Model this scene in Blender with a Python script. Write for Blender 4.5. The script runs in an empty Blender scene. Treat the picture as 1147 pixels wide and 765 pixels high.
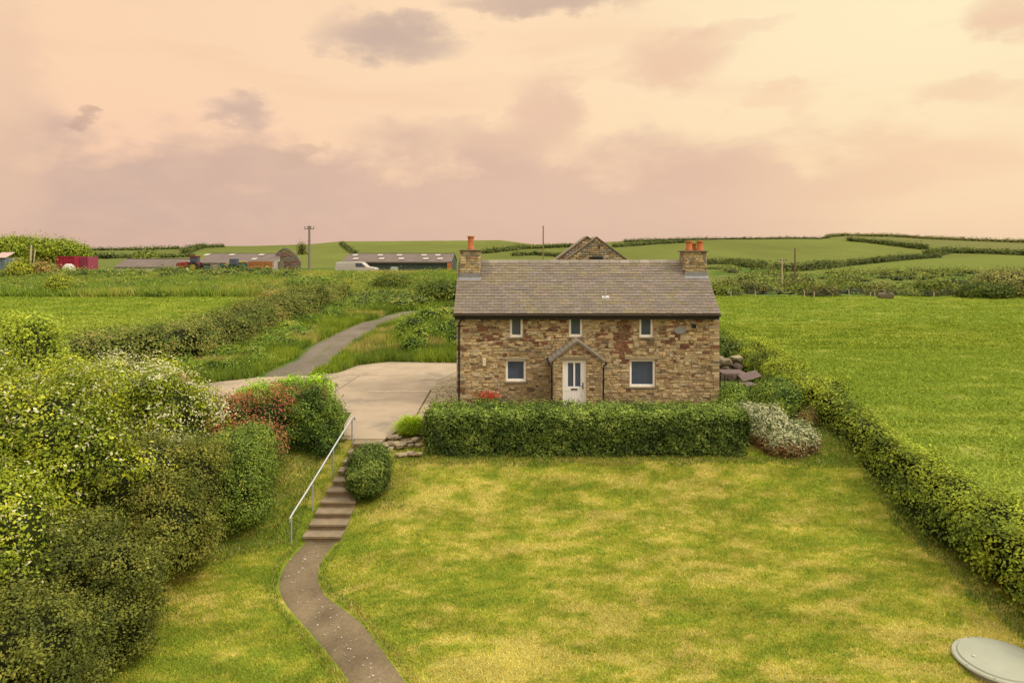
import bpy, math, random
import numpy as np
from mathutils import Vector, Matrix
random.seed(7); RNG = np.random.default_rng(11)
S = bpy.context.scene; C = S.collection
CAMZ, F, HX, HY = 6.4, 764.7, 573.5, 283.0      # eye height, focal length and horizon of the photograph, used for reading sizes

def lin(r, g, b):
    f = lambda c: c/12.92 if c <= .04045 else ((c+.055)/1.055)**2.4
    return (f(r/255), f(g/255), f(b/255))

# ------------------------------------------------------------------ value noise
def _h(ix, iy, iz, seed):
    n = (ix.astype(np.int64)*374761393 + iy.astype(np.int64)*668265263 + iz.astype(np.int64)*2147483647 + seed*974634777) & 0xffffffff
    n = ((n ^ (n >> 13))*1274126177) & 0xffffffff
    n = (n ^ (n >> 16)) & 0xffffff
    return n/float(0xffffff)
def vnoise(x, y, z=None, seed=0):
    x = np.asarray(x, float); y = np.asarray(y, float)
    z = np.zeros_like(x) if z is None else np.asarray(z, float)
    ix, iy, iz = np.floor(x), np.floor(y), np.floor(z)
    fx, fy, fz = x-ix, y-iy, z-iz
    fx, fy, fz = [t*t*(3-2*t) for t in (fx, fy, fz)]
    r = 0
    for a in (0, 1):
        for b in (0, 1):
            for c in (0, 1):
                w = (fx if a else 1-fx)*(fy if b else 1-fy)*(fz if c else 1-fz)
                r = r + w*_h(ix+a, iy+b, iz+c, seed)
    return r
def fbm(x, y, z=None, seed=0, oct=4):
    r = 0; a = .5; t = 0; f = 1.
    for i in range(oct):
        r = r + a*vnoise(np.asarray(x)*f, np.asarray(y)*f, None if z is None else np.asarray(z)*f, seed+i*17)
        t += a; a *= .5; f *= 2.03
    return r/t
def sm(t):
    t = np.clip(t, 0, 1); return t*t*(3-2*t)

# ------------------------------------------------------------------ terrain
def h0(x, y):
    x = np.asarray(x, float); y = np.asarray(y, float)
    I = np.interp
    gR = I(y, [-60, 0, 8, 13, 16, 19.6, 22.3, 23.4, 24.6, 38, 60, 90], [-14, -4.2, -3.0, -2.35, -2.0, -1.42, -.45, -.12, 0, 0, .4, .8])
    gL = I(y, [-60, 0, 8, 13, 16, 19.4, 23.3, 38, 60, 90], [-14, -4.4, -3.2, -2.6, -2.25, -1.86, -.04, 0, .4, .8])
    s = sm((x+4.9)/1.7)
    g = gL*(1-s)+gR*s
    fr = I(y, [-60, 0, 20, 40, 60, 90, 150], [-14, -3, -.45, 0, .15, .28, .5])
    fl = I(y, [-60, 0, 20, 30, 38, 45, 57, 70, 84, 125], [-14, -3, -1.2, -.25, .05, .4, .9, 2.0, 3.4, 3.4])
    n = g + (fr-g)*sm((x-12.2)/1.4)
    yy = np.maximum(y, 1.0)
    n = n + (fl-n)*sm((-9.5-x)/3.5)*sm((40-y)/2.0)
    far = fl + (fr-fl)*sm((x/yy+.1)/.35)
    far = far + 1.35*np.exp(-((x+5.5)/2.3)**2-((y-47)/4.6)**2)*1.0
    n = n + (far-n)*sm((y-39.7)/3.5)
    # hills: surface height read from where the ground line stands at each distance
    px = HX+F*np.clip(x/yy, -1.6, 1.6)
    sky = I(px, [-600, 0, 110, 200, 230, 290, 350, 380, 440, 560, 600, 650, 700, 780, 840, 920, 945, 1000, 1050, 1147, 1700],
                [279.5, 279.5, 279.5, 277.5, 275.5, 275, 273, 270.3, 270.3, 269.5, 274.5, 273, 270.5, 268.5, 267.5, 267, 263.8, 264.5, 267, 270.5, 276])
    w = sm((px-620)/170)
    Dk = np.array([90, 125, 150, 200, 280, 350, 450, 600])
    pr = I(y, Dk, [334.9, 317, 311, 302.5, 292, 284, 275, 266])
    pl = I(y, Dk, [307.4, 301.4, 297, 291, 285, 280, 272, 272])
    Dr = 450+150*w
    k = sm((y-220)/(Dr-220))
    py = (pl*(1-w)+pr*w)
    py = py+(sky-py)*k
    zf = CAMZ-(py-HY)*yy/F
    zr = CAMZ-(sky-HY)*Dr/F
    zf = np.where(y > Dr, zr-(y-Dr)*.035, zf)
    n = n + (zf-n)*sm((y-92)/33)
    return n
def hgt(x, y):
    z = h0(x, y)
    y = np.asarray(y, float); x = np.asarray(x, float)
    a = np.where(y > 40, .14, .0)*sm((y-40)/10) + .10*sm((x-13.5)/2) + .04*sm((20-y)/4)
    z = z + a*(fbm(x*.5, y*.5, None, 3, 3)-.5)*2
    z = z + sm((y-130)/100)*2.0*(fbm(x*.012, y*.012, None, 5, 3)-.5)*sm((600-y)/300)
    return z
def H(x, y): return float(hgt(np.array([x]), np.array([y]))[0])
_D = np.geomspace(25, 900, 1600)
def hit(px, py):
    """ground point that stands at this place of the photograph"""
    X = (px-HX)/F*_D
    p = HY+(CAMZ-hgt(X, _D))*F/_D
    i = np.where(p <= py)[0]
    i = i[0] if len(i) else int(np.argmin(p))
    return float(X[i]), float(_D[i])

# ------------------------------------------------------------------ object helpers
def tag(o, label=None, cat=None, group=None, kind=None):
    if label: o['label'] = label
    if cat: o['category'] = cat
    if group: o['group'] = group
    if kind: o['kind'] = kind
    return o
def empty(name, loc, label=None, cat=None, group=None):
    o = bpy.data.objects.new(name, None); C.objects.link(o); o.location = loc; o.empty_display_size = .2
    return tag(o, label, cat, group)
def raw_mesh(name, V, Fc, mat, parent=None, col=None, smooth=False):
    """V (n,3) world coordinates, Fc (m,3|4) array of equal faces"""
    V = np.asarray(V, np.float64); Fc = np.asarray(Fc, np.int32)
    base = np.zeros(3)
    p = parent
    while p is not None:
        base += np.array(p.location); p = p.parent
    me = bpy.data.meshes.new(name)
    k = Fc.shape[1]
    me.vertices.add(len(V)); me.vertices.foreach_set('co', (V-base).astype(np.float32).ravel())
    me.loops.add(Fc.size); me.loops.foreach_set('vertex_index', Fc.ravel())
    me.polygons.add(len(Fc)); me.polygons.foreach_set('loop_start', np.arange(len(Fc), dtype=np.int32)*k)
    me.polygons.foreach_set('use_smooth', np.full(len(Fc), smooth))
    me.update(calc_edges=True)
    if col is not None:
        a = me.color_attributes.new('Col', 'FLOAT_COLOR', 'POINT')
        c = np.ones((len(V), 4), np.float32); c[:, :3] = col
        a.data.foreach_set('color', c.ravel())
    me.materials.append(mat)
    o = bpy.data.objects.new(name, me); C.objects.link(o); o.parent = parent
    return o
class MB:
    """collects simple shapes in world coordinates and links them as one mesh object"""
    def __init__(s): s.v = []; s.f = []; s.c = []; s.col = (1, 1, 1)
    def add(s, vs, fs, col=None):
        n = len(s.v); s.v += [tuple(v) for v in vs]; s.f += [tuple(i+n for i in f) for f in fs]
        s.c += [col or s.col]*len(vs); return s
    def box(s, x0, x1, y0, y1, z0, z1, col=None):
        vs = [(x, y, z) for z in (z0, z1) for y in (y0, y1) for x in (x0, x1)]
        return s.add(vs, [(0, 2, 3, 1), (4, 5, 7, 6), (0, 1, 5, 4), (2, 6, 7, 3), (0, 4, 6, 2), (1, 3, 7, 5)], col)
    def obox(s, c, u, v, w, col=None):
        """box from centre and three half vectors"""
        c, u, v, w = map(Vector, (c, u, v, w))
        vs = [c+a*u+b*v+d*w for d in (-1, 1) for b in (-1, 1) for a in (-1, 1)]
        return s.add(vs, [(0, 2, 3, 1), (4, 5, 7, 6), (0, 1, 5, 4), (2, 6, 7, 3), (0, 4, 6, 2), (1, 3, 7, 5)], col)
    def tube(s, pts, r, n=10, col=None, caps=True):
        pts = [Vector(p) for p in pts]; rs = r if isinstance(r, (list, tuple)) else [r]*len(pts)
        vs = []; prev = None
        for i, p in enumerate(pts):
            d = (pts[min(i+1, len(pts)-1)]-pts[max(i-1, 0)]).normalized()
            a = prev if prev is not None else (Vector((0, 0, 1)) if abs(d.z) < .9 else Vector((1, 0, 0)))
            u = d.cross(a).normalized(); w = d.cross(u).normalized(); prev = None
            for k in range(n):
                t = 2*math.pi*k/n; vs.append(p+rs[i]*(math.cos(t)*u+math.sin(t)*w))
        fs = [(i*n+k, i*n+(k+1) % n, (i+1)*n+(k+1) % n, (i+1)*n+k) for i in range(len(pts)-1) for k in range(n)]
        if caps: fs += [tuple(range(n)), tuple((len(pts)-1)*n+k for k in reversed(range(n)))]
        return s.add(vs, fs, col)
    def lathe(s, c, prof, n=24, col=None):
        vs = [(c[0]+r*math.cos(2*math.pi*k/n), c[1]+r*math.sin(2*math.pi*k/n), c[2]+z) for r, z in prof for k in range(n)]
        fs = [(i*n+k, i*n+(k+1) % n, (i+1)*n+(k+1) % n, (i+1)*n+k) for i in range(len(prof)-1) for k in range(n)]
        fs += [tuple(reversed(range(n))), tuple((len(prof)-1)*n+k for k in range(n))]
        return s.add(vs, fs, col)
    def prism(s, poly, ext, col=None):
        """poly: 3D points, extruded by vector ext"""
        n = len(poly); e = Vector(ext); P = [Vector(p) for p in poly]
        vs = P+[p+e for p in P]
        return s.add(vs, [tuple(range(n)), tuple(reversed(range(n, 2*n)))]+[(i, i+n, (i+1) % n+n, (i+1) % n) for i in range(n)], col)
    def quad(s, a, b, c, d, col=None): return s.add([a, b, c, d], [(0, 1, 2, 3)], col)
    def build(s, name, mat, parent=None, smooth=False, bevel=0):
        base = Vector((0, 0, 0)); p = parent
        while p is not None: base += p.location; p = p.parent
        me = bpy.data.meshes.new(name)
        me.from_pydata([Vector(v)-base for v in s.v], [], s.f)
        a = me.color_attributes.new('Col', 'FLOAT_COLOR', 'POINT')
        a.data.foreach_set('color', np.array([(*c[:3], 1) for c in s.c], np.float32).ravel())
        import bmesh
        bm = bmesh.new(); bm.from_mesh(me); bmesh.ops.recalc_face_normals(bm, faces=bm.faces)
        if bevel:
            bmesh.ops.bevel(bm, geom=list(bm.edges), offset=bevel, segments=1, affect='EDGES', clamp_overlap=True)
        bm.to_mesh(me); bm.free()
        if smooth:
            me.polygons.foreach_set('use_smooth', [True]*len(me.polygons))
            me.set_sharp_from_angle(angle=math.radians(40))
        me.materials.append(mat)
        o = bpy.data.objects.new(name, me); C.objects.link(o); o.parent = parent
        return o
def copy_tree(o, parent=None):
    c = o.copy(); C.objects.link(c); c.parent = parent
    for ch in list(o.children): copy_tree(ch, c)
    return c

# ------------------------------------------------------------------ materials
class NT:
    def __init__(s, nt): s.nt = nt
    def n(s, t, **k):
        nd = s.nt.nodes.new(t)
        for a, b in k.items(): setattr(nd, a, b)
        return nd
    def put(s, sock, v):
        if hasattr(v, 'links'): s.nt.links.new(v, sock)
        elif isinstance(v, (tuple, list)) and len(v) == 3 and sock.type == 'RGBA': sock.default_value = (*v, 1)
        else: sock.default_value = v
    def m(s, op, a, b=0., c=0., clamp=False):
        nd = s.n('ShaderNodeMath', operation=op, use_clamp=clamp)
        for i, v in enumerate((a, b, c)): s.put(nd.inputs[i], v)
        return nd.outputs[0]
    def mix(s, f, a, b, mode='MIX'):
        nd = s.n('ShaderNodeMix', data_type='RGBA', blend_type=mode)
        s.put(nd.inputs[0], f); s.put(nd.inputs[6], a); s.put(nd.inputs[7], b)
        return nd.outputs[2]
    def noise(s, vec, scale, detail=4, rough=.55, dist=0, out=0):
        nd = s.n('ShaderNodeTexNoise'); nd.inputs['Scale'].default_value = scale; nd.inputs['Detail'].default_value = detail
        nd.inputs['Roughness'].default_value = rough; nd.inputs['Distortion'].default_value = dist
        if vec is not None: s.nt.links.new(vec, nd.inputs['Vector'])
        return nd.outputs[out]
    def ramp(s, v, a, b):
        nd = s.n('ShaderNodeMapRange', interpolation_type='SMOOTHSTEP'); s.put(nd.inputs[0], v)
        nd.inputs[1].default_value = a; nd.inputs[2].default_value = b; return nd.outputs[0]
    def mapping(s, vec, scale=(1, 1, 1), rot=(0, 0, 0)):
        nd = s.n('ShaderNodeMapping'); s.nt.links.new(vec, nd.inputs[0]); nd.inputs['Scale'].default_value = scale
        nd.inputs['Rotation'].default_value = rot; return nd.outputs[0]
def mat(name, base=(.5, .5, .5), rough=.85, spec=.3, metal=0, var=.25, scale=6, attr=False, bump=0, bscale=30, trans=0, weather=0, wcol=(.1, .1, .06), stretch=(1, 1, 1)):
    m = bpy.data.materials.new(name); m.use_nodes = True; nt = m.node_tree; nt.nodes.clear(); T = NT(nt)
    out = T.n('ShaderNodeOutputMaterial'); p = T.n('ShaderNodeBsdfPrincipled')
    co = T.n('ShaderNodeTexCoord').outputs['Object']
    co = T.mapping(co, stretch)
    c = base
    if attr:
        c = T.n('ShaderNodeAttribute', attribute_name='Col').outputs[0]
        if base != (.5, .5, .5): c = T.mix(1., c, base, 'MULTIPLY')
    if var:
        f = T.noise(co, scale, 5)
        k = T.m('MULTIPLY_ADD', T.m('SUBTRACT', f, .5), var*3, 1.0)
        cc = T.n('ShaderNodeCombineColor'); [T.put(cc.inputs[i], k) for i in range(3)]
        c = T.mix(1., c, cc.outputs[0], 'MULTIPLY')
    if weather:
        f2 = T.ramp(T.noise(co, scale*.35, 7, .65), .5, .68)
        c = T.mix(T.m('MULTIPLY', f2, weather), c, wcol)
    T.put(p.inputs['Base Color'], c)
    p.inputs['Roughness'].default_value = rough; p.inputs['Specular IOR Level'].default_value = spec; p.inputs['Metallic'].default_value = metal
    if bump:
        b = T.n('ShaderNodeBump'); b.inputs['Strength'].default_value = bump; b.inputs['Distance'].default_value = .02
        T.put(b.inputs['Height'], T.noise(co, bscale, 6, .65)); nt.links.new(b.outputs[0], p.inputs['Normal'])
    sh = p.outputs[0]
    if trans:
        t = T.n('ShaderNodeBsdfTranslucent'); T.put(t.inputs[0], c)
        mx = T.n('ShaderNodeMixShader'); mx.inputs[0].default_value = trans
        nt.links.new(sh, mx.inputs[1]); nt.links.new(t.outputs[0], mx.inputs[2]); sh = mx.outputs[0]
    nt.links.new(sh, out.inputs[0]); return m
M = dict(
    leaf=mat('leaf', (2.15, 2.0, 1.75), attr=True, var=0, rough=.7, spec=.1, trans=.12),
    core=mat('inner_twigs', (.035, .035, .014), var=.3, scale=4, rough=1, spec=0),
    blade=mat('grass_blade', (2.05, 1.9, 1.7), attr=True, var=0, rough=.7, spec=.15, trans=.2),
    soil=mat('ground_cover', attr=True, var=.22, scale=1.7, rough=1, spec=.05, bump=.6, bscale=9),
    turf=mat('mown_turf', attr=True, var=.22, scale=9, rough=1, spec=.05, bump=.7, bscale=22),
    stone=mat('rubble_stone', attr=True, var=.22, scale=7, rough=.95, spec=.15, bump=.9, bscale=24, weather=.42, wcol=(.15, .125, .075)),
    mortar=mat('lime_mortar', (.27, .21, .12), var=.3, scale=8, rough=1, bump=.6),
    slate=mat('slate', attr=True, var=.16, scale=5, rough=.8, spec=.3, bump=.4, bscale=40, weather=.35, wcol=(.15, .13, .085)),
    lead=mat('lead', (.21, .21, .22), rough=.6, var=.2),
    terracotta=mat('terracotta', (.40, .13, .045), var=.3, scale=9, rough=.85, weather=.3, wcol=(.2, .12, .07)),
    upvc=mat('white_plastic', (.82, .79, .74), rough=.4, spec=.4, var=.05, scale=3),
    door=mat('painted_door', (.74, .71, .69), rough=.45, spec=.4, var=.05, scale=3),
    dark=mat('dark_plastic', (.028, .022, .02), rough=.5, var=.15),
    iron=mat('black_iron', (.02, .02, .02), rough=.45, metal=.3, var=.1),
    sill=mat('stone_sill', (.17, .14, .10), var=.25, scale=10, bump=.4),
    concrete=mat('concrete', (.33, .26, .18), var=.18, scale=1.1, rough=.95, bump=.35, bscale=30, weather=.75, wcol=(.165, .14, .105)),
    galv=mat('galvanised_steel', (.45, .46, .47), rough=.45, metal=.55, var=.1),
    wood=mat('weathered_wood', (.22, .16, .10), var=.3, scale=5, stretch=(3, 3, .4), bump=.3),
    palewood=mat('pale_wood', (.42, .36, .25), var=.3, scale=5, stretch=(3, 3, .4)),
    corr=mat('fibre_cement_roof', (.14, .11, .095), var=.2, scale=.8, rough=.95, weather=.5, wcol=(.10, .08, .06)),
    skyl=mat('roof_light_sheet', (.36, .33, .29), var=.1, rough=.5),
    greensheet=mat('green_sheet_cladding', (.045, .065, .062), var=.2, scale=.7, rough=.6, spec=.3),
    white=mat('white_paint', (.42, .40, .37), rough=.35, var=.06, spec=.5),
    red=mat('red_paint', (.22, .02, .025), rough=.5, var=.15, scale=2),
    tyre=mat('rubber', (.02, .02, .02), rough=.85, var=.1),
    rust=mat('rust', (.36, .13, .05), var=.4, scale=3, rough=.95),
    orange=mat('orange_paint', (.32, .12, .04), rough=.5, var=.15),
    green=mat('green_paint', (.04, .10, .045), rough=.45, var=.15),
    teal=mat('teal_paint', (.02, .16, .15), rough=.5, var=.15),
    bluegrey=mat('blue_grey_paint', (.12, .16, .22), rough=.5, var=.2),
    yellow=mat('yellow_paint', (.30, .25, .05), rough=.5, var=.15),
    petal=mat('petal', attr=True, var=0, rough=.7, trans=.2),
    rattan=mat('rattan', (.20, .14, .135), rough=.6, var=.2, scale=20),
    tank=mat('fibreglass_cover', (.30, .31, .235), rough=.55, spec=.3, var=.08, scale=4, bump=.15, bscale=60, weather=.12, wcol=(.3, .3, .18)),
    ceramic=mat('cream_plastic', (.62, .56, .40), rough=.5, var=.05),
)
def glass_mat():
    m = bpy.data.materials.new('window_glass'); m.use_nodes = True; T = NT(m.node_tree); p = m.node_tree.nodes['Principled BSDF']
    co = T.n('ShaderNodeTexCoord').outputs['Object']
    T.put(p.inputs['Base Color'], T.mix(T.noise(co, 2.5, 2), (.048, .064, .096), (.09, .108, .145)))  # slate blue in the base colour stands in for reflected sea and sky
    p.inputs['Roughness'].default_value = .06; p.inputs['Specular IOR Level'].default_value = .3
    return m
M['glass'] = glass_mat()

# ------------------------------------------------------------------ foliage
def leaf_mesh(name, P, N, size, pal, parent=None, material=None, seed=0, core=None, clump=.9, jitter=.09, up=.35, aspect=1.7, spot=None, corecol=None):
    """P leaf positions, N outward directions, pal list of (colour, weight)"""
    r = np.random.default_rng(seed+5); n = len(P)
    pc = np.array([p[0] for p in pal], float); w = np.array([p[1] for p in pal], float); cw = np.cumsum(w/w.sum())
    t = .45*fbm(P[:, 0]*clump, P[:, 1]*clump, P[:, 2]*clump, seed, 3)+.55*fbm(P[:, 0]*clump*4.5, P[:, 1]*clump*4.5, P[:, 2]*clump*4.5, seed+3, 2)
    t = np.clip((t-.5)*2.6+.5+r.normal(0, .07, n), 0, .9999)
    col = pc[np.minimum(np.searchsorted(cw, t), len(pc)-1)]*(1+r.normal(0, jitter, n)).clip(.45, 1.7)[:, None]
    if spot is not None: col = spot(P, N, col, r)
    nn = N*1.15+r.normal(0, .40, (n, 3)); nn[:, 2] += up*.8
    nn /= np.linalg.norm(nn, axis=1)[:, None]+1e-9
    a = np.cross(nn, r.normal(0, 1, (n, 3))); a /= np.linalg.norm(a, axis=1)[:, None]+1e-9
    b = np.cross(nn, a)
    s = (size*(1+r.normal(0, .3, n)).clip(.4, 2))[:, None]
    q = s/aspect
    V = np.stack([P-a*s*.5, P+b*q*.5+nn*s*.06, P+a*s*.5-nn*s*.1, P-b*q*.5+nn*s*.06], 1).reshape(-1, 3)
    Fc = np.arange(4*n).reshape(n, 4); cv = np.repeat(col, 4, 0)
    if core is not None and len(core[0]):
        cc = np.tile(np.array(corecol if corecol is not None else pc.min(0)*.16+.001), (len(core[0]), 1))  # default core near black: shade of the leafy hollows put into its colour
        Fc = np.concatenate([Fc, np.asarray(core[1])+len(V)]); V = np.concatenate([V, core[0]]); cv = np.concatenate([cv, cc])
    return raw_mesh(name, V, Fc, material or M['leaf'], parent, cv)
def sphere_q(c, R, nu=14, nv=9, seed=0, low=None):
    u = np.linspace(0, 2*math.pi, nu, endpoint=False); v = np.linspace(-math.pi/2, math.pi/2, nv)
    U, Vv = np.meshgrid(u, v)
    d = np.stack([np.cos(Vv)*np.cos(U), np.cos(Vv)*np.sin(U), np.sin(Vv)], -1).reshape(-1, 3)
    k = .85+.3*vnoise(d[:, 0]*2+9, d[:, 1]*2+9, d[:, 2]*2+9, seed)
    P = np.array(c)+d*np.array(R)*k[:, None]
    if low is not None: P[:, 2] = np.maximum(P[:, 2], low)
    f = [(i*nu+j, i*nu+(j+1) % nu, (i+1)*nu+(j+1) % nu, (i+1)*nu+j) for i in range(nv-1) for j in range(nu)]
    return P, np.array(f)
def merge(ms):
    Vs = []; Fs = []; o = 0
    for v, f in ms:
        Vs.append(v); Fs.append(f+o); o += len(v)
    return np.concatenate(Vs), np.concatenate(Fs)
def subblobs(blobs, m, seed, k0=.2, k1=.42):
    """smaller domes of foliage standing out of the surface of each main one"""
    r = np.random.default_rng(seed+99); out = []
    for b in blobs:
        for i in range(m):
            d = r.normal(0, 1, 3); d[2] = d[2]*.8+.2; d /= np.linalg.norm(d); k = r.uniform(k0, k1); R = np.array(b[3:6]); q = min(R)*k
            c = np.array(b[:3])+d*R*r.uniform(.72, .98)
            out.append((c[0], c[1], c[2], q*r.uniform(.9, 1.4), q*r.uniform(.9, 1.4), q*r.uniform(.7, 1.15)))
    return out
def blob_points(blobs, n, seed, cluster=10, spread=.11, lump=.22, freq=2.2, thick=.3, low=None, bias=0, sub=0):
    nb0 = len(blobs)
    if sub: blobs = list(blobs)+subblobs(blobs, sub, seed)
    r = np.random.default_rng(seed); B = np.array(blobs, float)
    ar = (B[:, 3]*B[:, 4]+B[:, 4]*B[:, 5]+B[:, 3]*B[:, 5]); ar[:nb0] *= (.45 if sub else 1); nc = max(8, int(n/cluster*1.5))
    k = r.choice(len(B), nc, p=ar/ar.sum())
    d = r.normal(0, 1, (nc, 3)); d[:, 2] += bias; d /= np.linalg.norm(d, axis=1)[:, None]
    c = B[k, :3]; R = B[k, 3:6]
    f = 1+lump*2*(fbm(d[:, 0]*freq+k*3.7+40, d[:, 1]*freq+40, d[:, 2]*freq+40, seed, 3)-.5)
    f = f*(1-thick*r.random(nc)**1.6)
    P = c+d*R*f[:, None]
    keep = np.ones(nc, bool)
    for j in range(len(B)):
        q = (((P-B[j, :3])/B[j, 3:6])**2).sum(1)
        keep &= ~((q < .5) & (k != j))
    gz = hgt(P[:, 0], P[:, 1]) if low is None else low
    keep &= P[:, 2] > gz
    P = P[keep]; N = (d/R)[keep]; N /= np.linalg.norm(N, axis=1)[:, None]
    m = np.repeat(np.arange(len(P)), cluster)
    sp = spread*(.6+.8*r.random(len(P)))[m][:, None]
    Q = P[m]+r.normal(0, 1, (len(m), 3))*sp; NN = N[m]
    # leaves of a cluster point away from the cluster's middle as well
    o = (Q-P[m]); NN = NN+.5*o/(np.linalg.norm(o, axis=1)[:, None]+1e-6)
    gz = (hgt(Q[:, 0], Q[:, 1]) if low is None else low)
    g = Q[:, 2] > gz+.01
    return Q[g], NN[g]
def bush(name, blobs, n, size, pal, seed, parent=None, corek=.78, spread=None, cluster=10, lump=.22, freq=2.2, material=None, spot=None, clump=.9, thick=.3, up=.35, bias=0, aspect=1.7, corecol=None, low=None, sub=0):
    P, N = blob_points(blobs, n, seed, cluster, spread if spread else size*1.6, lump, freq, thick, low, bias, sub)
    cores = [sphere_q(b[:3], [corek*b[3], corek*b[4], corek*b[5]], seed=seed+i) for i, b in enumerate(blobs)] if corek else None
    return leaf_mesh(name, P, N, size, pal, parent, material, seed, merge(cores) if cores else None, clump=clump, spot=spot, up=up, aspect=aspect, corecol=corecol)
def hedge_points(line, n, seed, hw, ht, base=None, cluster=10, spread=.08, lump=.12, freq=.9, sq=.35, taper=None, thick=.15):
    """line (k,2) world path; hw half width; ht height (numbers or per-point lists)"""
    r = np.random.default_rng(seed); L = np.array(line, float)
    seg = np.linalg.norm(np.diff(L, axis=0), axis=1); cum = np.concatenate([[0], np.cumsum(seg)])
    hwv = np.broadcast_to(np.asarray(hw, float), len(L)); htv = np.broadcast_to(np.asarray(ht, float), len(L))
    def cross(t, a, k=1.0, nz=True):
        x = np.interp(t, cum, L[:, 0]); y = np.interp(t, cum, L[:, 1]); w = np.interp(t, cum, hwv); hh = np.interp(t, cum, htv)
        e = .3
        x2 = np.interp(np.minimum(t+e, cum[-1]), cum, L[:, 0]); x1 = np.interp(np.maximum(t-e, 0), cum, L[:, 0])
        y2 = np.interp(np.minimum(t+e, cum[-1]), cum, L[:, 1]); y1 = np.interp(np.maximum(t-e, 0), cum, L[:, 1])
        tx, ty = x2-x1, y2-y1; ln = np.hypot(tx, ty)+1e-9; nx, ny = ty/ln, -tx/ln
        ca, sa = np.cos(a), np.sin(a)
        u = np.sign(ca)*np.abs(ca)**sq; v = np.abs(sa)**sq
        f = np.ones_like(t)
        if nz: f = 1+lump*2*(fbm(x*freq+u, y*freq+v, v*1.5+u, seed, 3)-.5)
        gx = hgt(x, y) if base is None else np.interp(t, cum, base)
        ox, oy = x+nx*u*w*k*f, y+ny*u*w*k*f
        g2 = hgt(ox, oy) if base is None else gx
        oz = np.maximum(gx, g2)*0+g2*(1-v)+gx*v+hh*v*k*f
        N = np.stack([nx*ca, ny*ca, np.maximum(sa, .05)], 1)
        return np.stack([ox, oy, oz], 1), N
    nc = int(n/cluster); t = r.random(nc)*cum[-1]; a = r.random(nc)*math.pi
    ps = htv.mean()*2/(htv.mean()*2+2*hwv.mean()); side = r.random(nc) < ps
    v_ = r.random(nc); as_ = np.arcsin(np.clip(v_, 0, 1)**(1/sq)); as_ = np.where(r.random(nc) < .5, as_, math.pi-as_)
    u_ = r.random(nc)*2-1; at_ = np.arccos(np.sign(u_)*np.abs(u_)**(1/sq)); a = np.where(side, as_, at_)
    P, N = cross(t, a, 1-thick*r.random(nc)**2)
    # close the two ends
    ne = max(1, int(nc*min(.3, (hwv.mean()*1.0)/(cum[-1]+.1))))
    for te, sg in ((0, -1), (cum[-1], 1)):
        a2 = r.random(ne)*math.pi; kk = np.sqrt(r.random(ne))
        Pe, Ne = cross(np.full(ne, te), a2, kk); i = 0 if sg < 0 else -1
        dd = (L[1]-L[0]) if sg < 0 else (L[-1]-L[-2]); dd = dd/np.linalg.norm(dd)*sg
        b = (.12*hwv[i]*(1-kk**3)+.0)[:, None]
        Pe[:, :2] += dd*b; Ne = np.tile([dd[0], dd[1], .2], (ne, 1))
        P = np.concatenate([P, Pe]); N = np.concatenate([N, Ne])
    m = np.repeat(np.arange(len(P)), cluster)
    Q = P[m]+r.normal(0, 1, (len(m), 3))*spread*(.6+.8*r.random(len(P)))[m][:, None]
    # core
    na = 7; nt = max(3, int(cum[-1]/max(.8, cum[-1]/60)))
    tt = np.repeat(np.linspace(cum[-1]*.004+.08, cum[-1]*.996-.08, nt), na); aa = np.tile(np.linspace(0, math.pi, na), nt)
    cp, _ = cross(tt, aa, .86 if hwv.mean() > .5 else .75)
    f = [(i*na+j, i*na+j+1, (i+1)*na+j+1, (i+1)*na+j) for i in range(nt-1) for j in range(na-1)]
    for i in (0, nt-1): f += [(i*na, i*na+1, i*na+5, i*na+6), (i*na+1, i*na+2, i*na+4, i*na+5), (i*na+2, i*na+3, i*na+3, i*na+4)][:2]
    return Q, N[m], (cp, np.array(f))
def hedge(name, line, n, size, pal, seed, hw, ht, parent=None, spot=None, clump=.9, up=.35, material=None, spread=None, cluster=10, **k):
    P, N, core = hedge_points(line, n, seed, hw, ht, spread=spread or size*1.5, cluster=cluster, **k)
    return leaf_mesh(name, P, N, size, pal, parent, material, seed, core, clump=clump, spot=spot, up=up)
def grass(name, X, Y, hh, wd, colf, seed, lean=.5, parent=None, Z=None, material=None):
    r = np.random.default_rng(seed); n = len(X); Z = hgt(X, Y) if Z is None else Z
    a = r.random(n)*2*math.pi; h = hh*(.5+r.random(n)); w = wd*(.6+.8*r.random(n))
    dx, dy = np.cos(a), np.sin(a); la = r.random(n)*2*math.pi; ll = lean*h*r.random(n)
    p0 = np.stack([X-dx*w/2, Y-dy*w/2, Z-.01], 1); p1 = np.stack([X+dx*w/2, Y+dy*w/2, Z-.01], 1)
    p2 = np.stack([X+ll*np.cos(la), Y+ll*np.sin(la), Z+h], 1)
    V = np.stack([p0, p1, p2], 1).reshape(-1, 3)
    c = colf(X, Y, r)
    return raw_mesh(name, V, np.arange(3*n).reshape(n, 3), material or M['blade'], parent, np.repeat(c, 3, 0))
# ================================================================== camera, sky, sun
cam = bpy.data.cameras.new('camera'); cam.lens = 24; cam.sensor_width = 36; cam.clip_end = 8000; cam.clip_start = .1
co = bpy.data.objects.new('camera', cam); C.objects.link(co); co.location = (0, 0, CAMZ); co.rotation_euler = (math.pi/2, 0, 0)
cam.shift_y = -(382.5-HY)/1147
S.camera = co
S.view_settings.view_transform = 'Standard'; S.view_settings.look = 'None'; S.view_settings.exposure = 0; S.view_settings.gamma = 1
S.view_settings.use_curve_mapping = False
S.cycles.use_denoising = True; S.cycles.max_bounces = 5; S.cycles.diffuse_bounces = 3; S.cycles.transmission_bounces = 3
S.cycles.sample_clamp_indirect = 4

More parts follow.
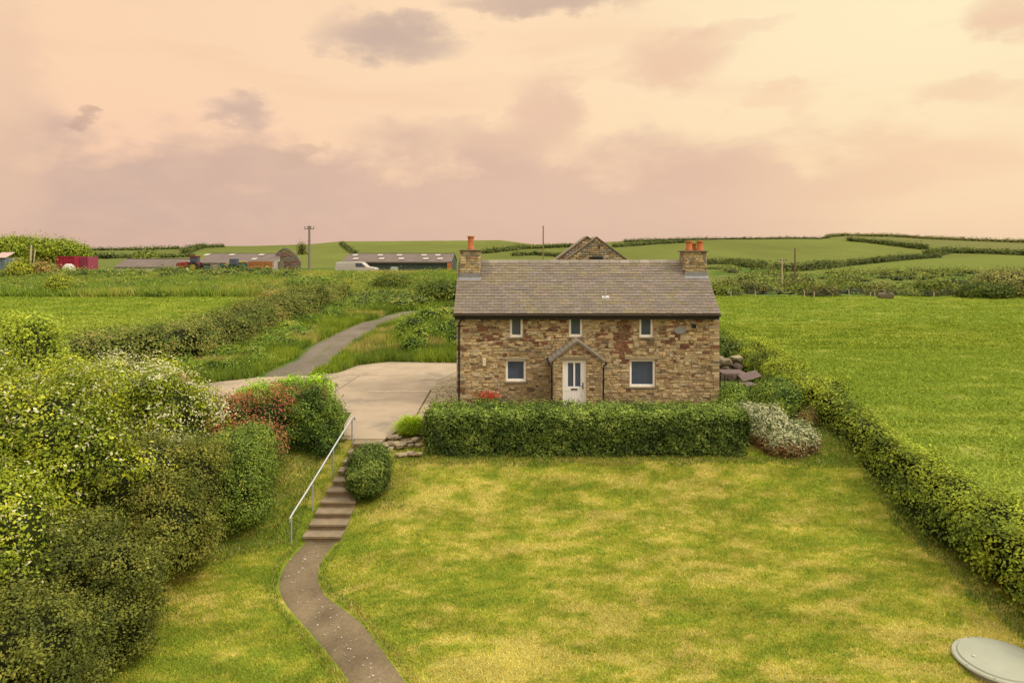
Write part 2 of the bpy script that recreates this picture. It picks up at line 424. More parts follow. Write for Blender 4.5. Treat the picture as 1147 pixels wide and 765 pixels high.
SUN_EL, SUN_AZ = math.radians(44), math.radians(112)      # from the right, a little behind the eye (azimuth clockwise from +Y)
W = bpy.data.worlds.new('World'); S.world = W; W.use_nodes = True; nt = W.node_tree; nt.nodes.clear(); T = NT(nt)
wo = T.n('ShaderNodeOutputWorld'); bg = T.n('ShaderNodeBackground')
D = T.n('ShaderNodeTexCoord').outputs['Generated']
sx = T.n('ShaderNodeSeparateXYZ'); nt.links.new(D, sx.inputs[0]); dx, dy, dz = sx.outputs
az = T.m('MULTIPLY', T.m('ARCTAN2', dx, dy), 57.2958); el = T.m('MULTIPLY', T.m('ARCSINE', dz), 57.2958)
cv = T.n('ShaderNodeCombineXYZ'); T.put(cv.inputs[0], T.m('MULTIPLY', az, .055)); T.put(cv.inputs[1], T.m('MULTIPLY', el, .11))
n1 = T.noise(cv.outputs[0], 2.2, 5, .52, .2); n2 = T.noise(cv.outputs[0], 6.0, 5, .55, .1)
cv2 = T.n('ShaderNodeCombineXYZ'); T.put(cv2.inputs[0], T.m('MULTIPLY_ADD', az, .03, 7)); T.put(cv2.inputs[1], T.m('MULTIPLY', el, .16))
n3 = T.noise(cv2.outputs[0], 1.6, 5, .5, .6)
top = T.mix(T.ramp(az, -34, 6), lin(251, 213, 178), lin(254, 222, 184))
top = T.mix(T.ramp(az, -4, 34), top, lin(255, 237, 196))
mid = T.mix(T.ramp(az, -30, 30), lin(251, 209, 176), lin(254, 226, 184))
skyc = T.mix(T.ramp(el, 6, 17), mid, top)
skyc = T.mix(T.m('MULTIPLY', T.ramp(n3, .48, .72), .35), skyc, lin(240, 196, 165))
# the low bank of cloud
bankc = T.mix(T.ramp(az, -32, 8), lin(206, 175, 160), lin(222, 187, 166))
bankc = T.mix(T.ramp(az, 8, 38), bankc, lin(244, 204, 168))
bankc = T.mix(T.m('MULTIPLY', T.ramp(n2, .35, .7), .22), bankc, lin(232, 196, 170))
bankc = T.mix(T.m('MULTIPLY', T.ramp(el, 3.2, 0), .35), bankc, lin(208, 172, 154))
e2 = T.m('ADD', T.m('ADD', el, T.m('MULTIPLY', T.m('SUBTRACT', n1, .5), -15)), T.m('MULTIPLY', T.m('SUBTRACT', n2, .5), -4))
bm_ = T.m('MULTIPLY', T.ramp(e2, 10.5, 6.0), T.ramp(az, 46, 14))
bm_ = T.m('MAXIMUM', T.m('MULTIPLY', bm_, .9), T.m('MULTIPLY', T.ramp(el, 8, 1), .55))
skyc = T.mix(bm_, skyc, bankc)
mx = T.m('MULTIPLY_ADD', T.m('SUBTRACT', n2, .5), 5.0, az); my = T.m('MULTIPLY_ADD', T.m('SUBTRACT', n1, .5), 4.0, el)
my = T.m('MULTIPLY_ADD', T.m('SUBTRACT', n2, .5), 3.0, my)
for (px, py, hw, hh, c, amt) in [
        (437, 44, 88, 26, (192, 168, 158), .95), (272, 125, 46, 20, (198, 172, 160), .9), (88, 136, 17, 8, (196, 164, 148), .8),
        (612, 2, 120, 16, (196, 168, 156), .9), (760, 65, 70, 32, (234, 194, 166), .85), (825, 36, 55, 14, (242, 206, 174), .6),
        (10, 130, 62, 150, (232, 196, 168), .8), (612, 132, 48, 48, (226, 186, 164), .8), (500, 160, 120, 30, (222, 188, 165), .7),
        (345, 172, 32, 9, (212, 180, 158), .75), (1075, 108, 62, 20, (243, 208, 174), .8), (1135, 18, 62, 34, (236, 196, 166), .85),
        (870, 113, 52, 14, (246, 210, 174), .7), (560, 175, 60, 30, (220, 184, 163), .6), (720, 190, 120, 40, (226, 188, 165), .6)]:
    a0 = math.degrees(math.atan2(px-HX, F)); e0 = math.degrees(math.atan2(HY-py, math.hypot(F, px-HX)))
    sc = 57.3*math.cos(math.radians(a0))**2/F; aw = hw*sc; eh = hh*57.3*math.cos(math.radians(a0))/F
    u = T.m('DIVIDE', T.m('SUBTRACT', mx, a0+.0), aw); v = T.m('DIVIDE', T.m('SUBTRACT', my, e0+.0), eh)
    q = T.m('ADD', T.m('MULTIPLY', u, u), T.m('MULTIPLY', v, v))
    skyc = T.mix(T.m('MULTIPLY', T.ramp(q, 1.35, -.1), amt*.85), skyc, lin(*c))
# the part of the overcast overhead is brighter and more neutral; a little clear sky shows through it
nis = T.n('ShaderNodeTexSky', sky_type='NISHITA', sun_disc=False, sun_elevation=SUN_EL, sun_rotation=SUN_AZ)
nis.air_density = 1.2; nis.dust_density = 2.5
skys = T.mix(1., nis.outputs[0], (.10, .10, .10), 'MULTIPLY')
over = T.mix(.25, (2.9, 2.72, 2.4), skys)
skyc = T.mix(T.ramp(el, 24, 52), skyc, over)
skyc = T.mix(T.ramp(el, 0, -6), skyc, lin(150, 150, 140))
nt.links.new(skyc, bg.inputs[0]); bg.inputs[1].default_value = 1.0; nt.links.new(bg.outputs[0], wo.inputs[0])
sl = bpy.data.lights.new('sun', 'SUN'); sl.energy = 2.2; sl.angle = math.radians(10); sl.color = (1, .90, .74)
so = bpy.data.objects.new('sun', sl); C.objects.link(so)
d = Vector((math.sin(SUN_AZ)*math.cos(SUN_EL), math.cos(SUN_AZ)*math.cos(SUN_EL), math.sin(SUN_EL)))
so.rotation_euler = d.to_track_quat('Z', 'Y').to_euler(); so.location = (20, -10, 30)

# ================================================================== ground
PATH = np.array([(-5.42, 19.55), (-5.55, 18.9), (-5.66, 18.3), (-5.52, 17.5), (-5.08, 16.75), (-4.4, 16.05), (-3.85, 15.35), (-3.36, 14.7), (-2.82, 13.95), (-2.2, 13.0), (-1.6, 12.0), (-1.1, 11.0), (-.8, 9.5)])
TRACK = np.array([(-11.9, 33.6), (-11.6, 38), (-11.7, 45), (-11.1, 51), (-10.5, 55), (-9.3, 58.6), (-7.0, 60.8), (-4, 61.8), (0, 62)])
def dist_line(x, y, L):
    d = np.full(x.shape, 1e9)
    for (ax, ay), (bx, by) in zip(L[:-1], L[1:]):
        t = np.clip(((x-ax)*(bx-ax)+(y-ay)*(by-ay))/((bx-ax)**2+(by-ay)**2), 0, 1)
        d = np.minimum(d, np.hypot(x-ax-t*(bx-ax), y-ay-t*(by-ay)))
    return d
def mixc(a, b, t): return a*(1-t[:, None])+np.array(b)*t[:, None]
GRN, YGR, TAN = (.122, .162, .017), (.190, .204, .027), (.35, .30, .10)
def lawn_col(x, y, r=None):
    x = np.asarray(x, float); y = np.asarray(y, float)
    f = fbm(x*.16+3, y*.42, None, 21, 3); g = fbm(x*1.3, y*3.6, None, 22, 5); e = fbm(x*4.2, y*9, None, 23, 3)
    edge = sm((1.7-dist_line(x, y, PATH))/1.4)*.8+sm((y-21.2)/1.4)*.25+sm((x-10.3)/1.2)*.1
    t = f*.50+g*.56+e*.40-.055-edge*.13+.07*np.exp(-((y-17.3)/1.5)**2-((x-2.5)/6)**2)+.05*np.exp(-((y-21.5)/.7)**2)*(x > 3)
    c = np.tile(np.array(GRN), (len(x), 1))
    c = mixc(c, YGR, sm((t-.50)/.2)); c = mixc(c, TAN, sm((t-.67)/.18)*.55)
    c *= (.88+.44*fbm(x*.8, y*1.6, None, 24, 4))[:, None]
    st = .5+.5*np.sin((x*.25+y)*2*math.pi/1.1)     # mower passes
    c *= (.95+.1*st)[:, None]
    if r is not None: c = c*(1+r.normal(0, .12, len(x))).clip(.6, 1.5)[:, None]
    return c
def pasture_col(x, y, r=None):
    x = np.asarray(x, float); y = np.asarray(y, float)
    f = fbm(x*.12, y*.16, None, 31, 4); g = fbm(x*.5, y*1.1, None, 32, 4)
    c = np.tile(np.array((.115, .165, .016)), (len(x), 1))
    c = mixc(c, (.150, .192, .024), sm((f*.55+g*.6-.5)/.25)); c = mixc(c, (.24, .25, .07), sm((g-.66)/.16)*.35)
    c *= (.9+.2*g)[:, None]
    if r is not None: c = c*(1+r.normal(0, .13, len(x))).clip(.6, 1.5)[:, None]
    return c
def rough_col(x, y, r=None):
    x = np.asarray(x, float); y = np.asarray(y, float)
    g = fbm(x*.3, y*.5, None, 41, 4); f = fbm(x*.05, y*.08, None, 42, 4)
    c = np.tile(np.array((.055, .10, .014)), (len(x), 1))
    c = mixc(c, (.14, .145, .035), sm((g*.5+f*.5-.45)/.2)); c = mixc(c, (.2, .16, .06), sm((g-.62)/.15)*.6)
    if r is not None: c = c*(1+r.normal(0, .3, len(x))).clip(.4, 1.8)[:, None]
    return c
def hill_col(x, y):
    px = HX+F*x/np.maximum(y, 1); py = HY+(CAMZ-h0(x, y))*F/np.maximum(y, 1)
    f = fbm(x*.01, y*.012, None, 51, 4)
    c = np.tile(np.array((.112, .130, .028)), (len(x), 1))*(.75+.5*f)[:, None]
    c *= (.9+.2*fbm(x*.08, y*.03, None, 52, 4))[:, None]
    c *= (.8+.4*fbm(x*.03, y*.015, None, 53, 4))[:, None]
    I = np.interp
    # parcels: the band between two hedgerows on the right is lighter, the high moor on the right browner
    up = sm((px-850)/30)*sm((I(px, [850, 940, 1040, 1147], [306, 298, 290, 283])-py)/-2)*sm((py-I(px, [850, 1147], [308, 300]))/-1.5)
    c = mixc(c, (.118, .145, .028), up)
    moor = sm((px-925)/20)*sm((I(px, [925, 1000, 1147], [268, 273, 281])-py)/2)
    c = mixc(c, (.125, .128, .042), moor*.8)
    lft = sm((200-px)/60)
    c = mixc(c, (.10, .125, .03), lft*.6)
    return c
def band_line(px): return np.interp(px, [790, 850, 900, 950, 1050, 1147, 1500], [296, 299, 306, 305, 302, 303, 305])
def axis(a, b, step, far, k):
    v = [b]; s = step
    while v[-1] < far: s *= k; v.append(v[-1]+s)
    return list(np.arange(a, b, step))+v
ys = np.array([-400, -200, -100, -60, -30, -15, -5, 0, 3, 5, 6.5, 7.5]+axis(8.4, 46, .16, 3000, 1.028))
xp = np.array(axis(0, 15, .16, 3200, 1.035)); xs = np.concatenate([-xp[:0:-1], xp])
GX, GY = np.meshgrid(xs, ys); gx, gy = GX.ravel(), GY.ravel(); gz = hgt(gx, gy)
gpx = HX+F*gx/np.maximum(gy, 1); gpy = HY+(CAMZ-gz)*F/np.maximum(gy, 1)
rgh = rough_col(gx, gy); pas = pasture_col(gx, gy); lw = lawn_col(gx, gy); hil = hill_col(gx, gy)
m_l = ((gx > -10.5) & (gx < 12.3) & (gy < 24.7)).astype(float)
tr = fbm(gx*.4, gy*.4, None, 61, 3)
m_pr = sm((gx-12.6)/.8)*sm((96+14*(tr-.5)-gy)/3)
m_pl = sm((-16.0-gx)/1.0)*sm((70.5-gy)/1.5)*sm((gy-34)/3)
inb = np.maximum(sm((gpx-785)/20)*sm((gpy-band_line(gpx)-1.0*(tr-.5))/1.2), sm((560-gpx)/60)*sm((140-gy)/10))
m_h = sm((gy-118)/10)*(1-inb)
col = rgh.copy()
for m_, cc in ((m_h, hil), (m_pr, pas), (m_pl, pas), (m_l, lw)): col = col*(1-m_[:, None])+cc*m_[:, None]
nx_, ny_ = len(xs), len(ys)
I_, J_ = np.meshgrid(np.arange(nx_-1), np.arange(ny_-1)); b_ = (J_*nx_+I_).ravel()
FC = np.stack([b_, b_+1, b_+nx_+1, b_+nx_], 1)
fm = lambda a: a[FC].mean(1)
cx_, cy_ = fm(gx), fm(gy)
sel_l = (cx_ > -10.5) & (cx_ < 12.3) & (cy_ < 24.7) & (cy_ > 4)
sel_pr = (fm(m_pr) > .5) & ~sel_l & (cy_ > 4); sel_pl = (fm(m_pl) > .5); sel_h = (fm(m_h) > .5)
GV = np.stack([gx, gy, gz], 1)
def part_mesh(name, sel, material):
    f = FC[sel]; u, inv = np.unique(f, return_inverse=True)
    o = raw_mesh(name, GV[u], inv.reshape(-1, 4), material, None, col[u], True); return tag(o, kind='structure')
part_mesh('lawn', sel_l, M['turf'])
part_mesh('pasture', sel_pr, M['soil']); part_mesh('meadow', sel_pl, M['soil'])
part_mesh('hills', sel_h & ~sel_pr & ~sel_pl & ~sel_l, M['soil'])
part_mesh('ground', ~(sel_l | sel_pr | sel_pl | sel_h), M['soil'])

def strip(name, L, hw, material, off=.02, n=None, colf=None, jag=.05, across=9, step=.2):
    L = np.asarray(L, float)
    # smooth the line
    seg = np.linalg.norm(np.diff(L, axis=0), axis=1); cum = np.concatenate([[0], np.cumsum(seg)])
    t = np.arange(0, cum[-1], step); k = max(1, int(1.0/step))
    x = np.interp(t, cum, L[:, 0]); y = np.interp(t, cum, L[:, 1])
    ker = np.hanning(2*k+3); ker /= ker.sum()
    pad = lambda a: np.concatenate([2*a[0]-a[k+1:0:-1], a, 2*a[-1]-a[-2:-k-3:-1]])
    x = np.convolve(pad(x), ker, 'valid'); y = np.convolve(pad(y), ker, 'valid')
    tx, ty = np.gradient(x), np.gradient(y); ln = np.hypot(tx, ty); nx, ny = ty/ln, -tx/ln
    hwv = np.interp(t, cum, hw) if not np.isscalar(hw) else np.full(len(t), hw)
    u = np.linspace(-1, 1, across); Vs = []
    for j, uu in enumerate(u):
        e = hwv*uu+(np.sign(uu)*jag*(fbm(t*1.5, t*0+uu*3, None, 9, 3)-.5)*2 if abs(uu) == 1 else 0)
        X, Y = x+nx*e, y+ny*e
        Vs.append(np.stack([X, Y, hgt(X, Y)+off-(.05 if abs(uu) == 1 else 0)], 1))
    V = np.stack(Vs, 1).reshape(-1, 3); nn = len(t)
    f = np.array([(i*across+j, i*across+j+1, (i+1)*across+j+1, (i+1)*across+j) for i in range(nn-1) for j in range(across-1)])
    return tag(raw_mesh(name, V, f, material, None, colf(V[:, 0], V[:, 1], np.tile(u, nn)) if colf else None, True), kind='structure')
def path_col(x, y, u):
    c = np.tile(np.array((.165, .125, .075)), (len(x), 1))*(.6+.8*fbm(x*1.8, y*1.8, None, 71, 4))[:, None]
    return mixc(c, (.10, .12, .03), sm((np.abs(u)-.8+.5*(fbm(x*3, y*3, None, 72, 3)-.5))/.2)*.6)
def track_col(x, y, u):
    c = np.tile(np.array((.15, .125, .098)), (len(x), 1))*(.65+.7*fbm(x*.9, y*.9, None, 73, 4))[:, None]
    g = sm((.22-np.abs(u))/.2)*.45*sm((fbm(x*.8, y*.5, None, 75, 3)-.42)/.15)+sm((np.abs(u)-.7)/.3)*.75
    return mixc(c, (.09, .12, .02), np.clip(g*(.6+.8*fbm(x*2, y*2, None, 74, 3)), 0, 1))
gravel = mat('tarmac_and_gravel', attr=True, var=.3, scale=14, rough=1, spec=.1, bump=.9, bscale=45)
strip('path', PATH, [.5, .5, .56, .58, .52, .52, .55, .56, .56, .56, .56, .56, .56], gravel, .02, colf=path_col, jag=.05, step=.12)
strip('track', TRACK, 1.2, gravel, .05, colf=track_col, jag=.35, step=.4, across=11)

# concrete yard with its joints, and the stone paving against the house
YARD = [(-15.8, 30.6), (-14.9, 33.3), (-12.9, 34.9), (-10.2, 35.4), (-9.2, 36.3), (-8.7, 38.6), (-7.2, 39.8), (-3.0, 39.4), (-2.26, 38.9), (-2.26, 33.4), (-3.75, 31.6), (-3.75, 27.6), (-3.9, 25.4), (-4.15, 24.2), (-4.33, 23.35), (-5.75, 23.35), (-6.2, 25.2), (-6.4, 27.2), (-9.5, 28.2)]
mb = MB(); mb.prism([(x, y, .035) for x, y in YARD], (0, 0, -.4))
tag(mb.build('yard', M['concrete']), kind='structure')
mb = MB()
pj = mat('pale_cement_joint', (.40, .33, .24), var=.35, scale=3)
mb.box(-6.6, -3.80, 31.2, 31.45, .037, .043)
tag(mb.build('joint', pj), kind='structure')
dj = mat('dark_joint', (.13, .10, .07), var=.3, scale=6)
mb = MB(); mb.obox((-3.0, 36.2, .038), (.74, 2.6, 0), (.02, -.006, 0), (0, 0, .004)); mb.obox((-3.77, 29.6, .038), (.02, 0, 0), (0, 1.98, 0), (0, 0, .004))
mb.box(-10.0, -4.4, 35.35, 35.39, .036, .041); mb.box(-8.6, -6.4, 26.9, 26.93, .036, .04); mb.obox((-8.0, 33.2, .038), (.02, 0, 0), (.1, 2.1, 0), (0, 0, .003))
tag(mb.build('joint', dj), kind='structure')
mb = MB(); rr = random.Random(3); y = 24.9
while y < 38.2:
    hy = rr.uniform(.16, .34); x1 = -2.27
    x0 = max(-3.72 if y < 33 else -3.72+(y-33)*.28, -3.72)
    x = x0
    while x < x1-.08:
        w = min(rr.uniform(.22, .55), x1-x); k = rr.uniform(.75, 1.2); z = .045+rr.uniform(0, .02)
        mb.box(x+.012, x+w-.012, y+.012, y+hy-.012, -.1, z, (.31*k, .255*k, .165*k*rr.uniform(.85, 1.05))); x += w
    y += hy
tag(mb.build('paving', M['stone'], bevel=.008), kind='structure')
mb = MB(); rr = random.Random(4); y = 24.9
while y < 28.1:
    x = -2.2
    while x < 9.2:
        w = rr.uniform(.5, .8); k = rr.uniform(.8, 1.15); mb.box(x+.01, x+w-.01, y+.01, y+.52, -.2, .03+rr.uniform(0, .01), (.22*k, .18*k, .13*k)); x += w
    y += .535
tag(mb.build('patio', M['stone'], bevel=.006), kind='structure')
# ================================================================== masonry
def masonry(mb, org, U, V, N, Wd, Ht, holes=(), clip=None, seed=0, sw=(.12, .42), sh=(.045, .125), colf=None, proud=(.012, .035), v0=0., wave=0.):
    r = random.Random(seed); org, U, V, N = map(Vector, (org, U, V, N)); v = v0
    while v < Ht-.02:
        hh = min(r.uniform(*sh), Ht-v); u = -r.uniform(0, .2)
        while u < Wd:
            w = r.uniform(*sw)*(.7+hh*3.5); a, b = max(u, 0), min(u+w, Wd); u += w
            spans = [(a, b)]
            for (h0_, h1_, k0, k1) in holes:
                if v < k1-.012 and v+hh > k0+.012:
                    ns = []
                    for (p, q) in spans:
                        if q <= h0_ or p >= h1_: ns.append((p, q))
                        else:
                            if h0_-p > .03: ns.append((p, h0_))
                            if q-h1_ > .03: ns.append((h1_, q))
                    spans = ns
            if clip:
                l_, r_ = clip(v+hh)
                spans = [(max(p, l_), min(q, r_)) for p, q in spans]
            for p, q in spans:
                if q-p < .04: continue
                g = .007; j = lambda k=.007: r.uniform(-k, k)
                d = r.uniform(*proud); c = colf((p+q)/2, v+hh/2, r)
                bs = [(p+g+j(), v+g+j()), (q-g+j(), v+g+j()), (q-g+j(), v+hh-g+j()), (p+g+j(), v+hh-g+j())]
                i = min(.014, (q-p)*.2, hh*.22)
                fs_ = [(bs[0][0]+i, bs[0][1]+i), (bs[1][0]-i, bs[1][1]+i), (bs[2][0]-i, bs[2][1]-i), (bs[3][0]+i, bs[3][1]-i)]
                wv = lambda x, y: y+wave*2*(float(vnoise(np.array([x*1.3]), np.array([y*1.1]), None, 97)[0])-.5)*min(1, (Ht-y)*4, y*4) if wave else y
                P = [org+U*x+V*wv(x, y)-N*.01 for x, y in bs]+[org+U*x+V*wv(x, y)+N*(d+j(.005)) for x, y in fs_]
                mb.add(P, [(4, 5, 6, 7)]+[(k, (k+1) % 4, (k+1) % 4+4, k+4) for k in range(4)], c)
        v += hh
def holed(mb, org, U, V, N, Wd, Ht, holes, reveal, col):
    org, U, V, N = map(Vector, (org, U, V, N))
    us = sorted({0, Wd, *[h[0] for h in holes], *[h[1] for h in holes]}); vs = sorted({0, Ht, *[h[2] for h in holes], *[h[3] for h in holes]})
    P = lambda u, v, d=0: org+U*u+V*v-N*d
    for a, b in zip(us[:-1], us[1:]):
        for c, d in zip(vs[:-1], vs[1:]):
            m, n = (a+b)/2, (c+d)/2
            if any(h[0] < m < h[1] and h[2] < n < h[3] for h in holes): continue
            mb.quad(P(a, c), P(b, c), P(b, d), P(a, d), col)
    for h in holes:
        q = [(h[0], h[2]), (h[1], h[2]), (h[1], h[3]), (h[0], h[3])]
        for k in range(4):
            a, b = q[k], q[(k+1) % 4]
            mb.quad(P(*a), P(*b), P(*b, reveal), P(*a, reveal), col)
def stone_col(redmap=None, grey=0.):
    def f(u, v, r):
        t = r.random(); k = r.uniform(.72, 1.2)
        if v < 2.2: k = 1+(k-1)*.6
        c = (.42, .315, .17) if t < .42 else (.48, .385, .235) if t < .66 else (.31, .215, .12) if t < .82 else (.38, .325, .22) if t < .94 else (.19, .135, .09)
        rd = redmap(u, v) if redmap else .04
        if r.random() < rd: c = (.20, .088, .052) if r.random() < .6 else (.145, .068, .045)
        if grey and r.random() < grey: c = (.24, .22, .18)
        return (c[0]*k, c[1]*k, c[2]*k)
    return f
def stained(f):
    def g(u, v, r):
        c = f(u, v, r); s = .70+.6*float(fbm(np.array([u*.9]), np.array([v*1.3]), None, 95, 3)[0])
        s *= 1-.18*math.exp(-((u-3.2)/.5)**2)*(v < 2.3)-.12*(v < .5)
        return tuple(q*s for q in c)
    return g
def slates(mb, e0, e1, r0, r1, rows, wid, seed, tone=(.168, .140, .115), lift=.012, side=None):
    """courses of slates between eaves line e0-e1 and ridge line r0-r1"""
    r = random.Random(seed); e0, e1, r0, r1 = map(Vector, (e0, e1, r0, r1))
    n = (e1-e0).cross(r0-e0).normalized()
    if n.z < 0: n = -n
    for k in range(rows):
        a, b = k/rows, (k+1.22)/rows
        A0, A1 = e0.lerp(r0, a), e1.lerp(r1, a); B0, B1 = e0.lerp(r0, min(b, 1)), e1.lerp(r1, min(b, 1)); L = (A1-A0).length
        x = -(.5*wid if k % 2 else 0)
        row = r.uniform(.95, 1.05)
        while x < L:
            p, q = max(x, 0)/L, min(x+wid, L)/L; x += wid
            if q-p < 1e-4: continue
            g = .004/L; t = r.uniform(.006, .018)+lift; m = row*r.uniform(.86, 1.13); w = r.uniform(-.012, .012)
            tint = r.random(); c = (tone[0]*m*(1.06 if tint < .3 else 1), tone[1]*m, tone[2]*m*(.82 if tint > .75 else 1))
            if v_patch(p*L+seed, k) > .62: c = (c[0]*1.06, c[1]*1.05, c[2]*.86)
            s = (e0-r0).normalized()*r.uniform(-.006, .01)
            q0, q1 = A0.lerp(A1, p+g)+s, A0.lerp(A1, q-g)+s; t0, t1 = B0.lerp(B1, p+g), B0.lerp(B1, q-g)
            mb.add([q0+n*t, q1+n*(t+w*.3), t1+n*.002, t0+n*.002, q0-n*.004, q1-n*.004], [(0, 1, 2, 3), (0, 1, 5, 4), (0, 3, 4), (1, 2, 5)], c)
def v_patch(x, k): return float(fbm(np.array([x*.6]), np.array([k*.35]), None, 81, 3)[0])
def window(parent, x0, x1, z0, z1, y, bar=.055, label=None):
    """white frame with its pane and sill; y is the face of the wall"""
    mb = MB(); ya, yb = y+.075, y+.13
    mb.box(x0, x1, ya, yb, z0, z0+bar*1.15); mb.box(x0, x1, ya, yb, z1-bar, z1); mb.box(x0, x0+bar, ya, yb, z0+bar*1.15, z1-bar); mb.box(x1-bar, x1, ya, yb, z0+bar*1.15, z1-bar)
    i = bar*.55
    a, b, c, d = x0+bar, x1-bar, z0+bar*1.15, z1-bar
    mb.box(a, b, ya+.015, yb, c, c+i); mb.box(a, b, ya+.015, yb, d-i, d); mb.box(a, a+i, ya+.015, yb, c+i, d-i); mb.box(b-i, b, ya+.015, yb, c+i, d-i)
    w = mb.build('window', M['upvc'], parent, bevel=.004)
    if label: w['label'] = label
    MB().box(a+i, b-i, ya+.035, ya+.05, c+i, d-i).build('pane', M['glass'], w)
    MB().box(x0-.06, x1+.06, y-.055, yb, z0-.065, z0-.003).build('sill', M['sill'], w, bevel=.006)
    return w

# ================================================================== the cottage
HW0, HW1, HY0, HY1, EV, RG, RY = -2.25, 8.52, 28.2, 33.2, 3.86, 6.02, 30.6
cot = empty('stone_cottage', (3.1, 30.7, 0), 'two-storey stone cottage with a slate roof, white windows and two chimneys', 'house')
red_blobs = [(3.5, 3.1, .95, .55, .45), (1.3, 3.1, .7, .5, .38), (6.82, 3.0, .32, .55, 1.6), (6.78, 2.35, .24, .5, 1.4), (5.85, 3.1, .3, .45, .35), (6.5, 2.15, .18, .35, .6), (8.7, 3.1, .5, .4, .5), (9.5, 2.7, .45, .5, .4), (2.8, 2.9, .35, .4, .4),
             (9.2, 3.0, 1.0, .8, .35), (9.2, 2.3, .4, .35, .35), (3.3, 3.6, 1.6, .15, .3), (4.6, 3.3, .3, .3, .4), (.5, .35, .8, .2, .15), (3.0, 1.0, .5, .6, .12)]
def redmap(u, v):
    f = float(vnoise(np.array([u*3.1]), np.array([v*3.1]), None, 91)[0])
    return max((.08 if v > 2.2 else .02)*(.1+1.8*f), max(w*max(0, 1.25-(((u-a)/b)**2+((v-c)/d)**2)) for a, c, b, d, w in red_blobs))
X = lambda px: (px-HX)/27.12
Zf = lambda py: CAMZ-(py-HY)/27.12
wins = [(X(571), X(585.7), Zf(378), Zf(353.6), 'small upstairs window on the left'), (X(637.3), X(652.6), Zf(377.5), Zf(353.6), 'small upstairs window over the porch'), (X(716.2), X(731.8), Zf(378), Zf(353.6), 'small upstairs window on the right'),
        (X(566.3), X(589.2), Zf(427.5), Zf(402.7), 'downstairs window left of the porch'), (X(705.3), X(734.2), Zf(433.6), Zf(402.7), 'largest window, downstairs on the right')]
hol = [(a-HW0, b-HW0, c+.0, d) for a, b, c, d, _ in wins]
mb = MB(); mc = (.38, .30, .17)
holed(mb, (HW0, HY0, 0), (1, 0, 0), (0, 0, 1), (0, -1, 0), HW1-HW0, EV, hol, .14, mc)
masonry(mb, (HW0, HY0, 0), (1, 0, 0), (0, 0, 1), (0, -1, 0), HW1-HW0, EV, hol, None, 5, colf=stained(stone_col(redmap)), wave=.05, sw=(.09, .34), sh=(.05, .13))
def blocks(n, seed):
    # odd larger stones set across the courses
    r = random.Random(seed); f = stained(stone_col(redmap)); done = []
    while len(done) < n:
        w, h_ = r.uniform(.12, .34), r.uniform(.10, .19); u, v = r.uniform(.1, HW1-HW0-.5), r.uniform(.1, EV-.3)
        if any(u < b+.03 and u+w > a-.03 and v < d+.08 and v+h_ > c-.08 for a, b, c, d in hol+done): continue
        done.append((u, u+w, v, v+h_)); c = f(u, v, r); j = lambda: r.uniform(-.014, .014)
        q = [(u+j(), v+j()), (u+w+j(), v+j()), (u+w+j(), v+h_+j()), (u+j(), v+h_+j())]; k = .018
        q2 = [(q[0][0]+k, q[0][1]+k), (q[1][0]-k, q[1][1]+k), (q[2][0]-k, q[2][1]-k), (q[3][0]+k, q[3][1]-k)]
        d = r.uniform(.038, .05)
        mb.add([(HW0+a, HY0+.01, b) for a, b in q]+[(HW0+a, HY0-d, b) for a, b in q2], [(4, 5, 6, 7)]+[(i, (i+1) % 4, (i+1) % 4+4, i+4) for i in range(4)], c)
blocks(230, 77)
for sx_, n_ in ((HW0, -1), (HW1, 1)):
    L = HY1-HY0; mb.add([(sx_, HY0, -.1), (sx_, HY1, -.1), (sx_, HY1, EV), (sx_, RY, RG-.05), (sx_, HY0, EV)], [(0, 1, 2, 3, 4)], mc)
    def gclip(v, L=L):
        if v < EV: return 0, L
        t = (v-EV)/(RG-.05-EV); return t*(RY-HY0), L-t*(HY1-RY)
    masonry(mb, (sx_, HY0, 0), (0, 1, 0), (0, 0, 1), (n_, 0, 0), L, RG-.1, (), gclip, 6+n_, colf=stone_col())
mb.quad((HW0, HY1, -.1), (HW1, HY1, -.1), (HW1, HY1, EV), (HW0, HY1, EV), mc)
masonry(mb, (HW0, HY1, 0), (1, 0, 0), (0, 0, 1), (0, 1, 0), HW1-HW0, EV, (), None, 9, colf=stone_col())
# quoins at the two front corners, and flat lintels over the ground floor windows
r = random.Random(2)
for sx_, s_ in ((HW0, 1), (HW1, -1)):
    z = 0
    while z < EV-.1:
        hh = r.uniform(.07, .15); w = r.uniform(.18, .42); hh = min(hh, EV-z); qc = stone_col()(0, 0, r)
        a, b = sorted((sx_-s_*.035, sx_+s_*w)); mb.box(a, b, HY0-.04, HY0+.1, z+.008, z+hh-.008, qc); z += hh
mb.box(X(562), X(593), HY0-.05, HY0+.05, Zf(402.2), Zf(402.2)+.07, (.34, .30, .21)); mb.box(X(700), X(739), HY0-.042, HY0+.05, Zf(402.2), Zf(402.2)+.09, (.30, .25, .15))
mb.build('wall', M['stone'], cot)
for a, b, c, d_, l in wins: window(cot, a, b, c, d_, HY0, .06, l)
